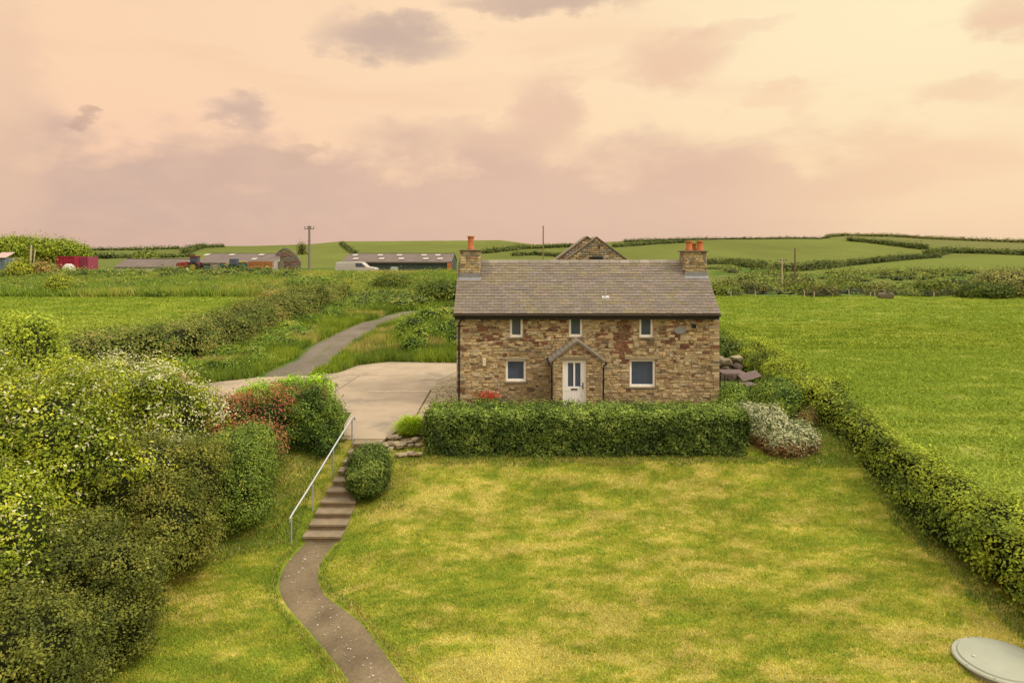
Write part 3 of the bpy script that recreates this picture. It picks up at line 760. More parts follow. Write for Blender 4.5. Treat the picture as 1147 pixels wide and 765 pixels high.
# roof
RF0, RF1 = HW0-.14, HW1+.03; EY = HY0-.22; EZ = EV+.045
mb = MB()
sl_ = (RG-EZ)/(RY-EY); EYB = HY1+.22; EZB = RG-sl_*(EYB-RY)
mb.add([(RF0, EY, EZ-.02), (RF1, EY, EZ-.02), (RF1, RY, RG-.02), (RF0, RY, RG-.02), (RF0, EYB, EZB-.02), (RF1, EYB, EZB-.02),
        (RF0, EY, EZ-.09), (RF1, EY, EZ-.09), (RF1, RY, RG-.12), (RF0, RY, RG-.12), (RF0, EYB, EZB-.09), (RF1, EYB, EZB-.09)],
       [(0, 1, 2, 3), (3, 2, 5, 4), (6, 7, 8, 9), (9, 8, 11, 10), (0, 3, 9, 6), (3, 4, 10, 9), (1, 2, 8, 7), (2, 5, 11, 8), (0, 1, 7, 6), (4, 5, 11, 10)], (.17, .14, .11))
slates(mb, (RF0, EY-.03, EZ), (RF1, EY-.03, EZ), (RF0, RY, RG), (RF1, RY, RG), 19, .30, 1)
slates(mb, (RF1, EYB+.03, EZB), (RF0, EYB+.03, EZB), (RF1, RY, RG), (RF0, RY, RG), 19, .30, 2)
roof = mb.build('roof', M['slate'], cot)
mb = MB(); x = RF0; r = random.Random(8)
while x < RF1-.1:
    w = min(.45, RF1-x); k = r.uniform(.85, 1.2); z = RG+.03+r.uniform(-.008, .008)
    mb.prism([(x+.006, RY-.15, z-.115), (x+.006, RY, z+.025), (x+.006, RY+.15, z-.115), (x+.006, RY+.13, z-.135), (x+.006, RY, z-.01), (x+.006, RY-.13, z-.135)], (w-.012, 0, 0), (.235*k, .20*k, .165*k)); x += w
mb.build('ridge_tiles', M['slate'], roof)
# roof vent with its white flashing
vx = (678-HX)/26.6; vy = EY+.72; vz = EZ+sl_*.72
mb = MB(); mb.obox((vx, vy, vz+.03), (.15, 0, 0), Vector((0, 1, sl_)).normalized()*.09, Vector((0, -sl_, 1)).normalized()*.012); mb.tube([(vx, vy+.05, vz), (vx, vy+.05, vz+.34)], .035, 12); mb.tube([(vx, vy+.05, vz+.34), (vx, vy+.05, vz+.38)], .055, 12)
mb.build('roof_vent', M['sill'] if 0 else M['galv'], roof)
# gutter, fascia, downpipe
mb = MB(); mb.box(RF0+.03, RF1-.03, EY+.055, EY+.08, EZ-.25, EZ-.06); mb.build('fascia', M['dark'], cot)
mb = MB(); n = 8
prof = [(EY-.01+.062*math.cos(math.pi+math.pi*k/n), EZ-.07+.062*math.sin(math.pi+math.pi*k/n)) for k in range(n+1)]
prof += [(y_*.93+(EY-.01)*.07, z_) for y_, z_ in prof[::-1]]
mb.prism([(RF0-.02, y_, z_) for y_, z_ in prof], (RF1-RF0+.04, 0, 0)); mb.build('gutter', M['dark'], cot, smooth=False)
def downpipe(x, y, z1, z0=0.05, swan=None, name='downpipe', parent=cot):
    mb = MB(); p = [(x, y, z0), (x, y, z1)]
    if swan: p += [(swan[0]*.3+x*.7, swan[1]*.3+y*.7, z1+.06), (swan[0], swan[1], swan[2]-.05), swan]
    mb.tube(p, .036, 10)
    z = z0+.3
    while z < z1: mb.tube([(x, y, z), (x, y, z+.05)], .048, 10); z += .95
    return mb.build(name, M['iron'], parent, smooth=True)
downpipe(HW0+.07, HY0-.085, EV-.34, swan=(HW0+.25, EY-.01, EZ-.13))
# chimneys
def chimney(x0, x1, y0, y1, z1, pots, seed, col):
    mb = MB(); zb = RG-sl_*(RY-y0)-.15
    mb.box(x0+.01, x1-.01, y0+.01, y1-.01, zb-.3, z1, mc)
    for o_, u_, n_, w_ in (((x0, y0, zb), (1, 0, 0), (0, -1, 0), x1-x0), ((x0, y1, zb), (0, -1, 0), (-1, 0, 0), y1-y0), ((x1, y0, zb), (0, 1, 0), (1, 0, 0), y1-y0), ((x0, y1, zb), (1, 0, 0), (0, 1, 0), x1-x0)):
        masonry(mb, o_, u_, (0, 0, 1), n_, w_, z1-zb, (), None, seed, sw=(.12, .3), colf=stone_col(None, .2), proud=(.006, .02)); seed += 1
    ch = mb.build('chimney', M['stone'], roof)
    MB().box(x0-.07, x1+.07, y0-.07, y1+.07, z1, z1+.06).build('capping', M['sill'], ch, bevel=.012)
    mb = MB(); zz = RG-sl_*(RY-y0)
    mb.obox(((x0+x1)/2, y0-.09, zz-sl_*.09+.03), ((x1-x0)/2+.05, 0, 0), Vector((0, 1, sl_)).normalized()*.12, (0, -.004, .006)); mb.box(x0-.014, x1+.014, y0-.04, y0-.027, zz-.02, zz+.19)
    mb.build('flashing', M['lead'], ch)
    for px_, py_, rr_, hh in pots:
        b = MB(); b.lathe((px_, py_, z1+.055), [(rr_*1.15, 0), (rr_*1.15, .06), (rr_*.98, .09), (rr_*.92, hh-.09), (rr_*1.1, hh-.07), (rr_*1.1, hh), (rr_*.78, hh), (rr_*.75, hh-.2)], 18)
        b.build('chimney_pot', M['terracotta'], ch, smooth=True)
    return ch
c1 = chimney(-2.26, -1.40, 29.72, 30.9, 6.47, [(-1.82, 30.2, .14, .60)], 31, None)
c2 = chimney(7.56, 8.50, 29.8, 30.8, 6.43, [(7.79, 30.05, .145, .43), (8.27, 30.05, .145, .43), (8.03, 30.25, .12, .32)], 41, None)
# porch
PX0, PX1, PY0 = X(617.5), X(670), 27.05; PXM = (PX0+PX1)/2; PE, PA = 2.16, 2.88; s28 = F/PY0
dx0, dx1, dz1 = (630.3-HX)/s28, (656.5-HX)/s28, CAMZ-(402.2-HY)/s28
mb = MB(); ho = [(dx0-PX0, dx1-PX0, -.01, dz1)]
holed(mb, (PX0, PY0, 0), (1, 0, 0), (0, 0, 1), (0, -1, 0), PX1-PX0, PE, [(dx0-PX0, dx1-PX0, 0, min(dz1, PE-.01))], .16, mc)
mb.add([(PX0, PY0, PE), (PX1, PY0, PE), (PXM, PY0, PA-.03)], [(0, 1, 2)], mc)
def pclip(v, w=PX1-PX0):
    if v < PE: return 0, w
    t = (v-PE)/(PA-PE); return t*w/2, w-t*w/2
masonry(mb, (PX0, PY0, 0), (1, 0, 0), (0, 0, 1), (0, -1, 0), PX1-PX0, PA-.06, ho, pclip, 51, sw=(.1, .3), colf=stone_col(lambda u, v: .10))
for x_, n_ in ((PX0, -1), (PX1, 1)):
    mb.quad((x_, PY0, 0), (x_, HY0, 0), (x_, HY0, PE), (x_, PY0, PE), mc)
    masonry(mb, (x_, PY0, 0), (0, 1, 0), (0, 0, 1), (n_, 0, 0), HY0-PY0, PE, (), None, 53+n_, colf=stone_col())
mb.box(dx0-.12, dx1+.12, PY0-.036, PY0+.1, dz1+.002, dz1+.11, (.25, .2, .13))
porch = mb.build('porch', M['stone'], cot)
mb = MB(); ps = (PA-PE)/(PXM-PX0); ov = .13
for s_, x_ in ((-1, PX0), (1, PX1)):
    ex, ez = x_+s_*ov, PE-ps*ov
    mb.add([(ex, PY0-.05, ez+.03), (PXM, PY0-.05, PA+.04), (PXM, HY0, PA+.04), (ex, HY0, ez+.03), (ex, PY0-.05, ez-.03), (PXM, PY0-.05, PA-.03), (PXM, HY0, PA-.03), (ex, HY0, ez-.03)],
           [(0, 1, 2, 3), (4, 5, 6, 7), (0, 1, 5, 4), (0, 3, 7, 4)], (.22, .20, .18))
    e0, e1 = Vector((ex, PY0-.06, ez+.035)), Vector((ex, HY0-.002, ez+.035)); r0, r1 = Vector((PXM, PY0-.06, PA+.045)), Vector((PXM, HY0-.002, PA+.045))
    slates(mb, e0, e1, r0, r1, 7, .2, 60+s_, (.20, .175, .15))
pr = mb.build('porch_roof', M['slate'], cot)
mb = MB()
for s_, x_ in ((-1, PX0), (1, PX1)):
    ex, ez = x_+s_*ov, PE-ps*ov
    mb.prism([(ex, PY0-.072, ez-.05), (PXM, PY0-.072, PA-.04), (PXM, PY0-.072, PA+.02), (ex, PY0-.072, ez+.01)], (0, .022, 0))
mb.build('barge_board', M['sill'], pr)
for s_, x_ in ((-1, PX0), (1, PX1)):
    ex, ez = x_+s_*(ov+.03), PE-ps*ov-.03
    MB().tube([(ex, PY0-.12, ez), (ex, HY0, ez)], .045, 8).build('porch_gutter', M['iron'], pr, smooth=True)
    downpipe(x_+s_*.05, PY0-.07, 1.86, parent=porch, swan=(ex, PY0-.06, ez))
# front door
yd = PY0+.06; mb = MB()
mb.box(dx0, dx0+.06, yd, yd+.09, .0, dz1); mb.box(dx1-.06, dx1, yd, yd+.09, .0, dz1); mb.box(dx0+.06, dx1-.06, yd, yd+.09, dz1-.06, dz1)
fr_ = mb.build('door_frame', M['upvc'], cot, bevel=.004)
a, b, z0_, z1_ = dx0+.065, dx1-.065, .12, dz1-.065; m_ = (a+b)/2; gz0, gz1 = 1.08, z1_-.10
mb = MB(); y0_, y1_ = yd+.02, yd+.065; gw = .095
gx0 = [m_-.035-.215, m_+.035]; 
mb.box(a, b, y0_, y1_, gz1, z1_); mb.box(a, gx0[0], y0_, y1_, gz0, gz1); mb.box(gx0[0]+.215, gx0[1], y0_, y1_, gz0, gz1); mb.box(gx0[1]+.215, b, y0_, y1_, gz0, gz1); mb.box(a, b, y0_, y1_, .90, gz0)
for k in range(8):
    w = (b-a)/8; mb.box(a+k*w+.003, a+(k+1)*w-.003, y0_+.006, y1_, z0_, .90)
door = mb.build('front_door', M['door'], cot, bevel=.003)
for g in gx0: MB().box(g, g+.215, y0_+.02, y0_+.03, gz0, gz1).build('glass_panel', M['glass'], door)
MB().box(m_-.13, m_+.13, y0_-.012, y0_+.006, .945, 1.0).build('letterbox', M['iron'], door)
mb = MB(); mb.box(b-.075, b-.035, y0_-.008, y0_+.004, .98, 1.24); mb.tube([(b-.055, y0_-.01, 1.10), (b-.055, y0_-.05, 1.10), (b-.17, y0_-.05, 1.10)], .012, 8); mb.build('handle', M['iron'], door)
MB().box(dx0-.1, dx1+.1, PY0-.3, PY0+.15, 0, .118).build('doorstep', M['sill'], cot, bevel=.01)
# things fixed to the front wall
o = MB().box(X(540.7), X(544.2), HY0-.12, HY0-.036, Zf(409.5), Zf(401)).build('cream_box', M['ceramic'], cot, bevel=.01)
o['label'] = 'cream box fixed to the wall'; o.name = 'wall_box'
mb = MB(); n = 20; cxp, czp = X(761.5), Zf(369.8)
mb.prism([(cxp+.25*math.cos(2*math.pi*k/n), HY0-.065, czp+.15*math.sin(2*math.pi*k/n)) for k in range(n)], (0, .03, 0)); mb.build('slate_plaque', M['lead'], cot)
mb = MB(); lx, lz = X(776), Zf(364.5); mb.box(lx-.05, lx+.05, HY0-.07, HY0-.03, lz-.06, lz+.06); mb.tube([(lx, HY0-.05, lz), (lx, HY0-.2, lz+.02)], .02, 8); mb.obox((lx, HY0-.2, lz-.02), (.08, 0, 0), (0, .05, .02), (0, -.02, .05)); mb.build('flood_lamp', M['iron'], cot)
mb = MB(); mb.box(X(793), X(803), HY0-.22, HY0-.035, Zf(356), Zf(354.5)); mb.tube([(X(797), HY0-.2, Zf(355)), (X(797), HY0-.05, Zf(359))], .015, 8); mb.build('bracket', M['iron'], cot)

# ================================================================== barn behind
barn = empty('stone_barn', (5.2, 48, 0), 'stone barn with two ridged gables rising behind the cottage roof', 'barn')
def gable_body(ax, y, apex, slope, hw, depth, seed, name, roofname):
    mb = MB(); ez = apex-slope*hw; zb = 0.
    mb.add([(ax-hw, y, zb), (ax+hw, y, zb), (ax+hw, y, ez), (ax, y, apex), (ax-hw, y, ez)], [(0, 1, 2, 3, 4)], (.2, .17, .11))
    for x_ in (ax-hw, ax+hw): mb.quad((x_, y, zb), (x_, y+depth, zb), (x_, y+depth, ez), (x_, y, ez), (.22, .18, .11))
    mb.add([(ax-hw, y+depth, zb), (ax+hw, y+depth, zb), (ax+hw, y+depth, ez), (ax, y+depth, apex), (ax-hw, y+depth, ez)], [(0, 1, 2, 3, 4)], (.2, .17, .11))
    def cl(v): t = max(0, (v-ez)/(apex-ez)); return t*hw, 2*hw-t*hw
    masonry(mb, (ax-hw, y, zb), (1, 0, 0), (0, 0, 1), (0, -1, 0), 2*hw, apex-.08, (), cl, seed, sw=(.15, .5), sh=(.07, .17), colf=stone_col(lambda u, v: .03, .35), proud=(.01, .06))
    w = mb.build(name, M['stone'], barn)
    mb = MB(); n = Vector((slope, 0, 1)).normalized()
    for s_ in (-1, 1):
        e = (ax+s_*(hw+.15), ez-.15*slope)
        mb.prism([(e[0], y-.07, e[1]+.02), (ax, y-.07, apex+.02), (ax, y-.07, apex+.10), (e[0], y-.07, e[1]+.10)], (0, depth+.14, 0), (.19, .155, .11))
    mb.build(roofname, M['slate'], barn)
gable_body(5.58, 45.0, 7.36, .735, 2.75, 3.0, 71, 'wall', 'roof')
gable_body(5.05, 45.8, 7.42, .74, 3.0, 2.4, 72, 'rear_wall', 'rear_roof')
MB().box((660-HX)/17, (675-HX)/17, 44.9, 44.97, 5.98, 6.13).build('opening', M['iron'], barn); MB().box((670-HX)/17, (672-HX)/17, 44.9, 44.97, 6.7, 6.82).build('opening', M['iron'], barn)

# ================================================================== steps, handrail
st = empty('garden_steps', (-5.4, 22.2, -1), 'flight of worn concrete steps climbing from the curved path to the yard', 'steps')
NS = 10; y0s, y1s = 19.45, 23.3; run = (y1s-y0s)/NS; rs = 1.86/NS; r = random.Random(6)
stepm = mat('worn_concrete', (.235, .18, .115), var=.3, scale=3.5, rough=.95, bump=.6, bscale=30, weather=.5, wcol=(.12, .11, .045))
for k in range(NS):
    xl, xr = -5.98+.07*k, -4.86+.052*k; y = y0s+k*run; z = -1.84+(k+1)*rs; j = r.uniform(-.02, .02)
    mb = MB(); mb.box(xl+j, xr+j, y-.05, y+run+.03, z-.075, z); mb.box(xl+.03+j, xr-.03+j, y, y+run+.02, z-.45, z-.075)
    mb.build('step', stepm, st, bevel=.012)
rail = empty('handrail', (-5.95, 22, -1.2), 'grey tubular steel handrail on four posts beside the garden steps', 'handrail')
rp = [(-6.24, 19.3, -1.04), (-5.99, 20.5, -.487), (-5.71, 21.8, .16), (-5.42, 23.15, .79)]
mb = MB(); mb.tube([(-6.25, 19.2, -1.16), (-6.245, 19.22, -1.08), (-6.24, 19.3, -1.03)]+rp[1:3]+[(-5.46, 22.95, .72), (-5.41, 23.15, .80), (-5.39, 23.3, .79), (-5.38, 23.38, .68)], .027, 12); mb.build('rail', M['galv'], rail, smooth=True)
for p in rp:
    zb = H(p[0], p[1])-.1; MB().tube([(p[0], p[1], zb), (p[0], p[1], p[2]-.02)], .024, 12).build('post', M['galv'], rail, smooth=True)

# ================================================================== tank cover
tx, ty = 10.21, 14.25; tz = H(tx, ty)
tk = MB(); tk.lathe((tx, ty, tz), [(.80, -.25), (.80, .05), (.87, .06), (.885, .085), (.865, .115), (.80, .125), (.785, .112), (.765, .145), (.5, .19), (.2, .205), (.02, .21)], 64)
cov = empty('tank_cover', (tx, ty, tz), 'large round grey-green tank cover lying on the lawn by the right hedge', 'tank cover')
tk.build('lid', M['tank'], cov, smooth=True)
mb = MB(); mb.lathe((tx-.55, ty+.02, tz+.185), [(.035, -.02), (.035, .012), (.02, .02), (.005, .021)], 16); mb.build('cap', M['white'], cov, smooth=True)
for k in range(10):
    a = 2*math.pi*k/10+.2; MB().lathe((tx+.835*math.cos(a), ty+.835*math.sin(a), tz+.10), [(.018, 0), (.018, .035), (.008, .038)], 8).build('bolt', M['galv'], cov)

# ================================================================== stones, garden furniture
def rock(name, c, s, seed, parent=None, colr=(.30, .25, .16), m=None):
    r = np.random.default_rng(seed); n = 26
    d = r.normal(0, 1, (n, 3)); d /= np.linalg.norm(d, axis=1)[:, None]
    import bmesh
    bm = bmesh.new()
    a = r.random()*6.28; ca, sa = math.cos(a), math.sin(a)
    for q in d:
        v = np.sign(q)*np.abs(q)**.6*np.array(s)*.5*r.uniform(.85, 1.05); bm.verts.new((v[0]*ca-v[1]*sa, v[0]*sa+v[1]*ca, v[2]+r.normal(0, .005)+v[0]*r.uniform(-.05, .05)))
    bmesh.ops.convex_hull(bm, input=list(bm.verts)); bmesh.ops.delete(bm, geom=[v for v in bm.verts if not v.link_faces], context='VERTS')
    bmesh.ops.bevel(bm, geom=list(bm.edges), offset=min(s)*.06, segments=1, affect='EDGES')
    me = bpy.data.meshes.new(name); bm.to_mesh(me); bm.free()
    at = me.color_attributes.new('Col', 'FLOAT_COLOR', 'POINT'); k = r.uniform(.75, 1.2); ar = np.ones((len(me.vertices), 4), np.float32); ar[:, :3] = np.array(colr)*k; at.data.foreach_set('color', ar.ravel())
    me.materials.append(m or M['stone']); o = bpy.data.objects.new(name, me); C.objects.link(o); o.location = c; o.parent = parent; return o
r = random.Random(12); g = 'flat stones of the rockery beside the steps'
spots = []
for k in range(34):
    u, v = r.random(), r.random(); x = -4.25+1.35*u; y = 22.55+1.3*v
    spots.append((x, y))
for k, (x, y) in enumerate(spots):
    s = (r.uniform(.22, .46), r.uniform(.18, .34), r.uniform(.07, .14)); z = H(x, y)+s[2]*.3+r.uniform(0, .10)
    o = rock('rockery_stone', (x, y, z), s, 300+k, None, (.31, .25, .16) if k % 3 else (.22, .17, .11)); o.rotation_euler = (r.uniform(-.2, .2), r.uniform(-.2, .2), r.uniform(0, 3))
    tag(o, 'flat brown stone heaped in the rockery between the steps and the clipped hedge', 'stone', g)
for k, (x, y) in enumerate([(-5.75, 23.3), (-5.62, 23.6), (-5.95, 23.7)]):
    tag(rock('rockery_stone', (x, y, .07), (.3, .22, .13), 350+k, None, (.30, .24, .16)), 'flat stone beside the top post of the handrail', 'stone', 'stones at the top of the steps')
# boulder wall behind the sitting place
for k, (px, py, D_, s) in enumerate([(813, 405, 34.5, (.9, .6, .5)), (824, 401.5, 35.2, (.75, .6, .5)), (806, 402, 35, (.5, .5, .4)), (812, 413, 34.4, (.7, .5, .45)), (826, 411, 34.8, (.7, .6, .5)), (819, 421, 34.4, (.9, .6, .5)), (832, 420, 34.9, (.8, .6, .5)), (807, 422, 34.4, (.8, .6, .5))]):
    z = CAMZ-(py-HY)*D_/F
    o = rock('boulder', ((px-HX)*D_/F, D_, z-.05), s, 400+k, None, (.24, .20, .13) if k < 3 else (.12, .09, .07))
    tag(o, ['large pale boulder on the low wall right of the cottage', 'rounded pale boulder nearest the field hedge', 'small pale boulder touching the cottage corner'][k] if k < 3 else 'dark boulder low in the garden wall behind the lattice table', 'boulder', 'boulders of the low garden wall')
# lattice garden table and chair
def lattice(mb, o, u, v, nu, nv, w, n_):
    o, u, v, n_ = map(Vector, (o, u, v, n_)); uu, vv = u.normalized(), v.normalized()
    for k in range(nu+1): c = o+u*(k/nu)+v*.5; mb.obox(c, uu*w, v*.5, n_*.008)
    for k in range(nv+1): c = o+v*(k/nv)+u*.5; mb.obox(c+n_*.006, u*.5, vv*w, n_*.008)
t = empty('garden_table', (10.25, 32, 0), 'square purplish lattice garden table beside the cottage wall', 'garden table')
zt = .84; a = Vector((9.72, 31.4, zt)); mb = MB(); lattice(mb, a, (1.0, -.05, 0), (.05, 1.05, 0), 9, 9, .022, (0, 0, 1)); mb.obox((10.24, 31.4-.03, zt-.03), (.52, -.026, 0), (0, .02, 0), (0, 0, .035)); mb.obox((9.75, 31.93, zt-.03), (.02, 0, 0), (.026, .53, 0), (0, 0, .035)); mb.obox((10.77, 31.88, zt-.03), (.02, 0, 0), (.026, .53, 0), (0, 0, .035)); mb.build('table_top', M['rattan'], t)
for x, y in ((9.8, 31.45), (10.66, 31.4), (9.86, 32.35), (10.7, 32.3)): MB().tube([(x, y, -.02), (x, y, zt-.03)], .03, 8).build('leg', M['dark'], t)
t = empty('garden_chair', (10.75, 30.4, 0), 'dark lattice garden chair tipped against the round bushes, nearer than the table', 'garden chair')
mb = MB(); lattice(mb, (10.25, 30.2, .72), (.85, .25, .17), (-.1, .42, .18), 8, 5, .02, (0, -.3, .95)); mb.build('backrest', M['rattan'], t)
mb = MB(); mb.obox((10.6, 30.65, .5), (.33, .1, .0), (-.1, .3, 0), (0, 0, .02)); mb.build('seat', M['rattan'], t)
for x, y in ((10.3, 30.45), (10.9, 30.6), (10.25, 30.95), (10.85, 31.05)): MB().tube([(x, y, -.02), (x, y, .5)], .025, 8).build('leg', M['dark'], t)
# bags at the end of the yard
def sack(name, c, s, seed, col_, label):
    P, Fq = sphere_q(c, s, 16, 10, seed); P[:, 2] = np.maximum(P[:, 2], .035); o = raw_mesh(name, P, Fq, mat(name+'_cloth', col_, var=.2, scale=7, bump=.4), None, None, True); return tag(o, label, 'sack')
sack('sack', (-14.15, 29.9, .38), (.36, .3, .40), 3, (.62, .55, .50), 'pale sack slumped at the left end of the yard')
sack('sack', (-14.75, 30.6, .55), (.34, .3, .5), 4, (.42, .13, .16), 'pink sack standing behind the pale sack')
def inpoly(x, y, poly):
    c = np.zeros(len(x), bool)
    for (ax, ay), (bx, by) in zip(poly, poly[1:]+poly[:1]):
        if ay != by: c ^= ((ay > y) != (by > y)) & (x < (bx-ax)*(y-ay)/(by-ay)+ax)
    return c
# ================================================================== planting near the cottage
def B(px, py, D_): return (px-HX)*D_/F, D_, CAMZ-(py-HY)*D_/F
# clipped hedge in front of the cottage
PRIV = [((.020, .036, .010), 3), ((.044, .070, .015), 4), ((.09, .125, .03), 2)]
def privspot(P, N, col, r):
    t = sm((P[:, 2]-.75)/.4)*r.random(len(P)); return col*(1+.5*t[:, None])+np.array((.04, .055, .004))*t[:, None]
hx = [(-2.75, 23.45), (-1.5, 23.4), (0, 23.42), (2, 23.4), (4, 23.42), (6, 23.4), (7.75, 23.42)]
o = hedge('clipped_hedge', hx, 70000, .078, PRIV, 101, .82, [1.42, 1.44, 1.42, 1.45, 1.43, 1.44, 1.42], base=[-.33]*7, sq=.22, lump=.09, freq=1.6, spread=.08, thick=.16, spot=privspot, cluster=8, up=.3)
tag(o, 'long clipped green hedge across the front of the cottage', 'hedge')
# round clipped bush by the steps
z = H(-4.3, 21.3)
o = bush('clipped_bush', [(-4.45, 21.0, z+.5, .64, .62, .72), (-4.38, 21.15, z+.80, .62, .6, .56)], 20000, .062, PRIV, 103, corek=.82, spread=.07, lump=.14, thick=.2, up=.3, low=-9)
tag(o, 'rounded clipped green bush beside the garden steps', 'bush')
# right of the hedge
o = bush('rounded_bush', [(8.92, 27.2, .42, .6, .55, .62)], 9000, .07, [((.04, .075, .014), 2), ((.10, .15, .024), 3)], 105, corek=.85, lump=.1, thick=.15)
tag(o, 'small rounded bright green bush against the right corner of the cottage', 'bush')
o = bush('rounded_bush', [(10.35, 26.7, .5, .95, .8, .90), (10.5, 27.1, .6, .7, .6, .75)], 16000, .075, [((.035, .065, .014), 3), ((.085, .13, .022), 4), ((.15, .20, .04), 2)], 106, corek=.85, lump=.1, thick=.15)
tag(o, 'larger rounded green bush between the cottage corner and the field hedge', 'bush')
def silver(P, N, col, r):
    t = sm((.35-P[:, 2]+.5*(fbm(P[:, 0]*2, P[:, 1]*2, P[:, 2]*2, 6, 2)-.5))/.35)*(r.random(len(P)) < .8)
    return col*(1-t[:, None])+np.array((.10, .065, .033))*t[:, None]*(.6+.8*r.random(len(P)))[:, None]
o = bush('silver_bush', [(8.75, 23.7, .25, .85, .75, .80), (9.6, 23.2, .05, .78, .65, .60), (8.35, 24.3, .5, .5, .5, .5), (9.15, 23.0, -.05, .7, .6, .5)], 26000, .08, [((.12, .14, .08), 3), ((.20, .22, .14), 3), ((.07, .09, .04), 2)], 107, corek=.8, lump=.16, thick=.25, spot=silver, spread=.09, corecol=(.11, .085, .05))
tag(o, 'silver-grey leaved bush at the right end of the clipped hedge', 'bush')
o = bush('dry_bush', [(11.0, 25.3, .1, .30, .3, .55)], 3000, .05, [((.07, .08, .02), 3), ((.14, .11, .04), 2)], 108, corek=.7, lump=.15)
tag(o, 'small brown half-dead bush beside the field hedge', 'bush')
# field hedge on the right, yellow-green new growth on top
def hw(P, N, col, r):
    t = sm((N[:, 2]-.25)/.5)*(.35+.9*r.random(len(P))); g = fbm(P[:, 0]*.8, P[:, 1]*.5, P[:, 2], 7, 3)
    t = t*sm((g-.30)/.3)
    return col*(1-t[:, None])+np.array((.17, .215, .022))*t[:, None]*(.7+.6*r.random(len(P)))[:, None]
L = [(13.2, 9), (12.75, 13), (12.55, 17), (12.3, 21), (12.2, 25), (12.45, 30), (12.8, 35), (13.0, 39), (12.6, 41.5)]
HH = [1.4, 1.45, 1.55, 1.35, 1.45, 1.4, 1.35, 1.4, 1.2]
bz = [-2.7, -2.35, -1.55, -.85, -.35, -.1, 0, 0, 0]
o = hedge('field_hedge', L, 150000, .085, [((.035, .055, .010), 3), ((.08, .115, .014), 3), ((.14, .175, .02), 2)], 110, [.9, .9, .95, .85, .9, .9, .95, 1.0, .8], HH, base=bz, sq=.5, lump=.62, freq=.8, spread=.13, thick=.45, spot=hw, cluster=14)
tag(o, 'long untrimmed yellow-green hedge between the lawn and the right-hand field', 'hedge')
# hawthorn behind the furniture
o = bush('wild_bush', [(11.0, 38.5, .9, 1.5, 1.2, 1.15), (9.6, 39.8, .9, 1.3, 1.2, 1.2), (12.2, 37.4, .7, 1.2, 1.2, .9), (11.5, 42.2, .9, 1.8, 1.5, 1.0)], 16000, .12, [((.03, .05, .01), 3), ((.07, .10, .018), 3), ((.14, .17, .025), 1)], 112, lump=.3)
tag(o, 'dark wild bush rising behind the pale boulders right of the cottage', 'bush')

# big shrubs on the left
HAW = [((.060, .088, .010), 3), ((.12, .155, .014), 4), ((.21, .235, .020), 3)]
def blossom(k, white=(.27, .28, .19)):
    def f(P, N, col, r):
        g = fbm(P[:, 0]*1.0, P[:, 1]*1.0, P[:, 2]*1.0, 55, 3); q = fbm(P[:, 0]*4.5, P[:, 1]*4.5, P[:, 2]*6.5, 56, 2)
        t = (q > .63-.13*sm((g-.40)/.16)*k) & (N[:, 2] > -.1) & (r.random(len(P)) < .8*k)
        col = col.copy(); col[t] = np.array(white)*(.75+.4*r.random(t.sum()))[:, None]; return col
    return f
def shrub(label, name, blobs, n, size, pal, seed, trunks=None, cat='bush', group=None, **k):
    b0 = blobs[0]; root = empty(name, (b0[0], b0[1], H(b0[0], b0[1])), label, cat, group)
    k['lump'] = .3; k.setdefault('sub', 30); bush('foliage', blobs, n, size, pal, seed, root, **k)
    mb = MB(); r = random.Random(seed); gz_ = H(b0[0], b0[1])
    for b in blobs:
        x0, y0 = b0[0]+r.uniform(-.2, .2), b0[1]+r.uniform(-.2, .2)
        mb.tube([(x0, y0, H(x0, y0)-.1), ((x0+b[0])/2, (y0+b[1])/2, (gz_+b[2])/2), (b[0], b[1], b[2]+b[5]*.5)], [.07, .05, .02], 6)
    mb.build('stems', M['wood'], root, smooth=True); return root
shrub('broad hawthorn with white blossom, tallest bush at the left edge', 'hawthorn', [(-13.6, 17.0, 1.2, 2.6, 2.3, 2.2), (-11.6, 17.2, .9, 1.9, 1.9, 2.1), (-15.6, 18.5, 1.2, 2.6, 2.4, 2.3), (-13.2, 19.4, 1.4, 2.3, 2.0, 2.0)], 150000, .075, HAW, 121, lump=.38, freq=2.6, thick=.35, spread=.15, cluster=16, spot=blossom(.55), up=.7)
shrub('hawthorn with the densest white blossom, next to the pale sacks', 'hawthorn', [(-11.1, 21.2, .9, 1.75, 1.7, 2.05), (-12.9, 22.3, 1.0, 1.9, 1.8, 2.1), (-10.9, 21.9, .35, 1.1, 1.2, 1.75)], 115000, .072, HAW, 122, lump=.34, freq=2.6, thick=.4, spread=.16, cluster=15, spot=blossom(1.25), up=.7)
shrub('hawthorn with scattered blossom hanging low over the left edge', 'hawthorn', [(-10.9, 14.2, -.2, 1.5, 1.5, 2.0), (-12.4, 14.2, .4, 1.8, 1.6, 2.2)], 80000, .072, HAW, 123, lump=.36, freq=2.8, thick=.42, spread=.15, cluster=14, spot=blossom(.5), up=.7)
DRK = [((.040, .052, .012), 3), ((.078, .092, .018), 4), ((.125, .128, .028), 2)]
shrub('dense olive-green bush nearest the left edge of the lawn', 'evergreen_bush', [(-9.35, 15.1, -.95, 1.35, 1.2, 1.5), (-8.55, 14.6, -1.5, .85, .9, .95), (-10.2, 14.9, -.9, 1.2, 1.1, 1.5)], 80000, .055, DRK, 124, lump=.28, freq=3, thick=.3, spread=.10, cluster=14, spot=None, up=.4)
shrub('olive-green bush cut off by the bottom left corner', 'evergreen_bush', [(-9.0, 12.6, -1.3, 1.1, 1.1, 1.4), (-8.2, 11.9, -2.0, .8, .8, .9), (-10.0, 12.9, -1.0, 1.1, 1.1, 1.4)], 60000, .055, DRK, 125, lump=.28, freq=3, thick=.3, spread=.10, cluster=14, up=.4)
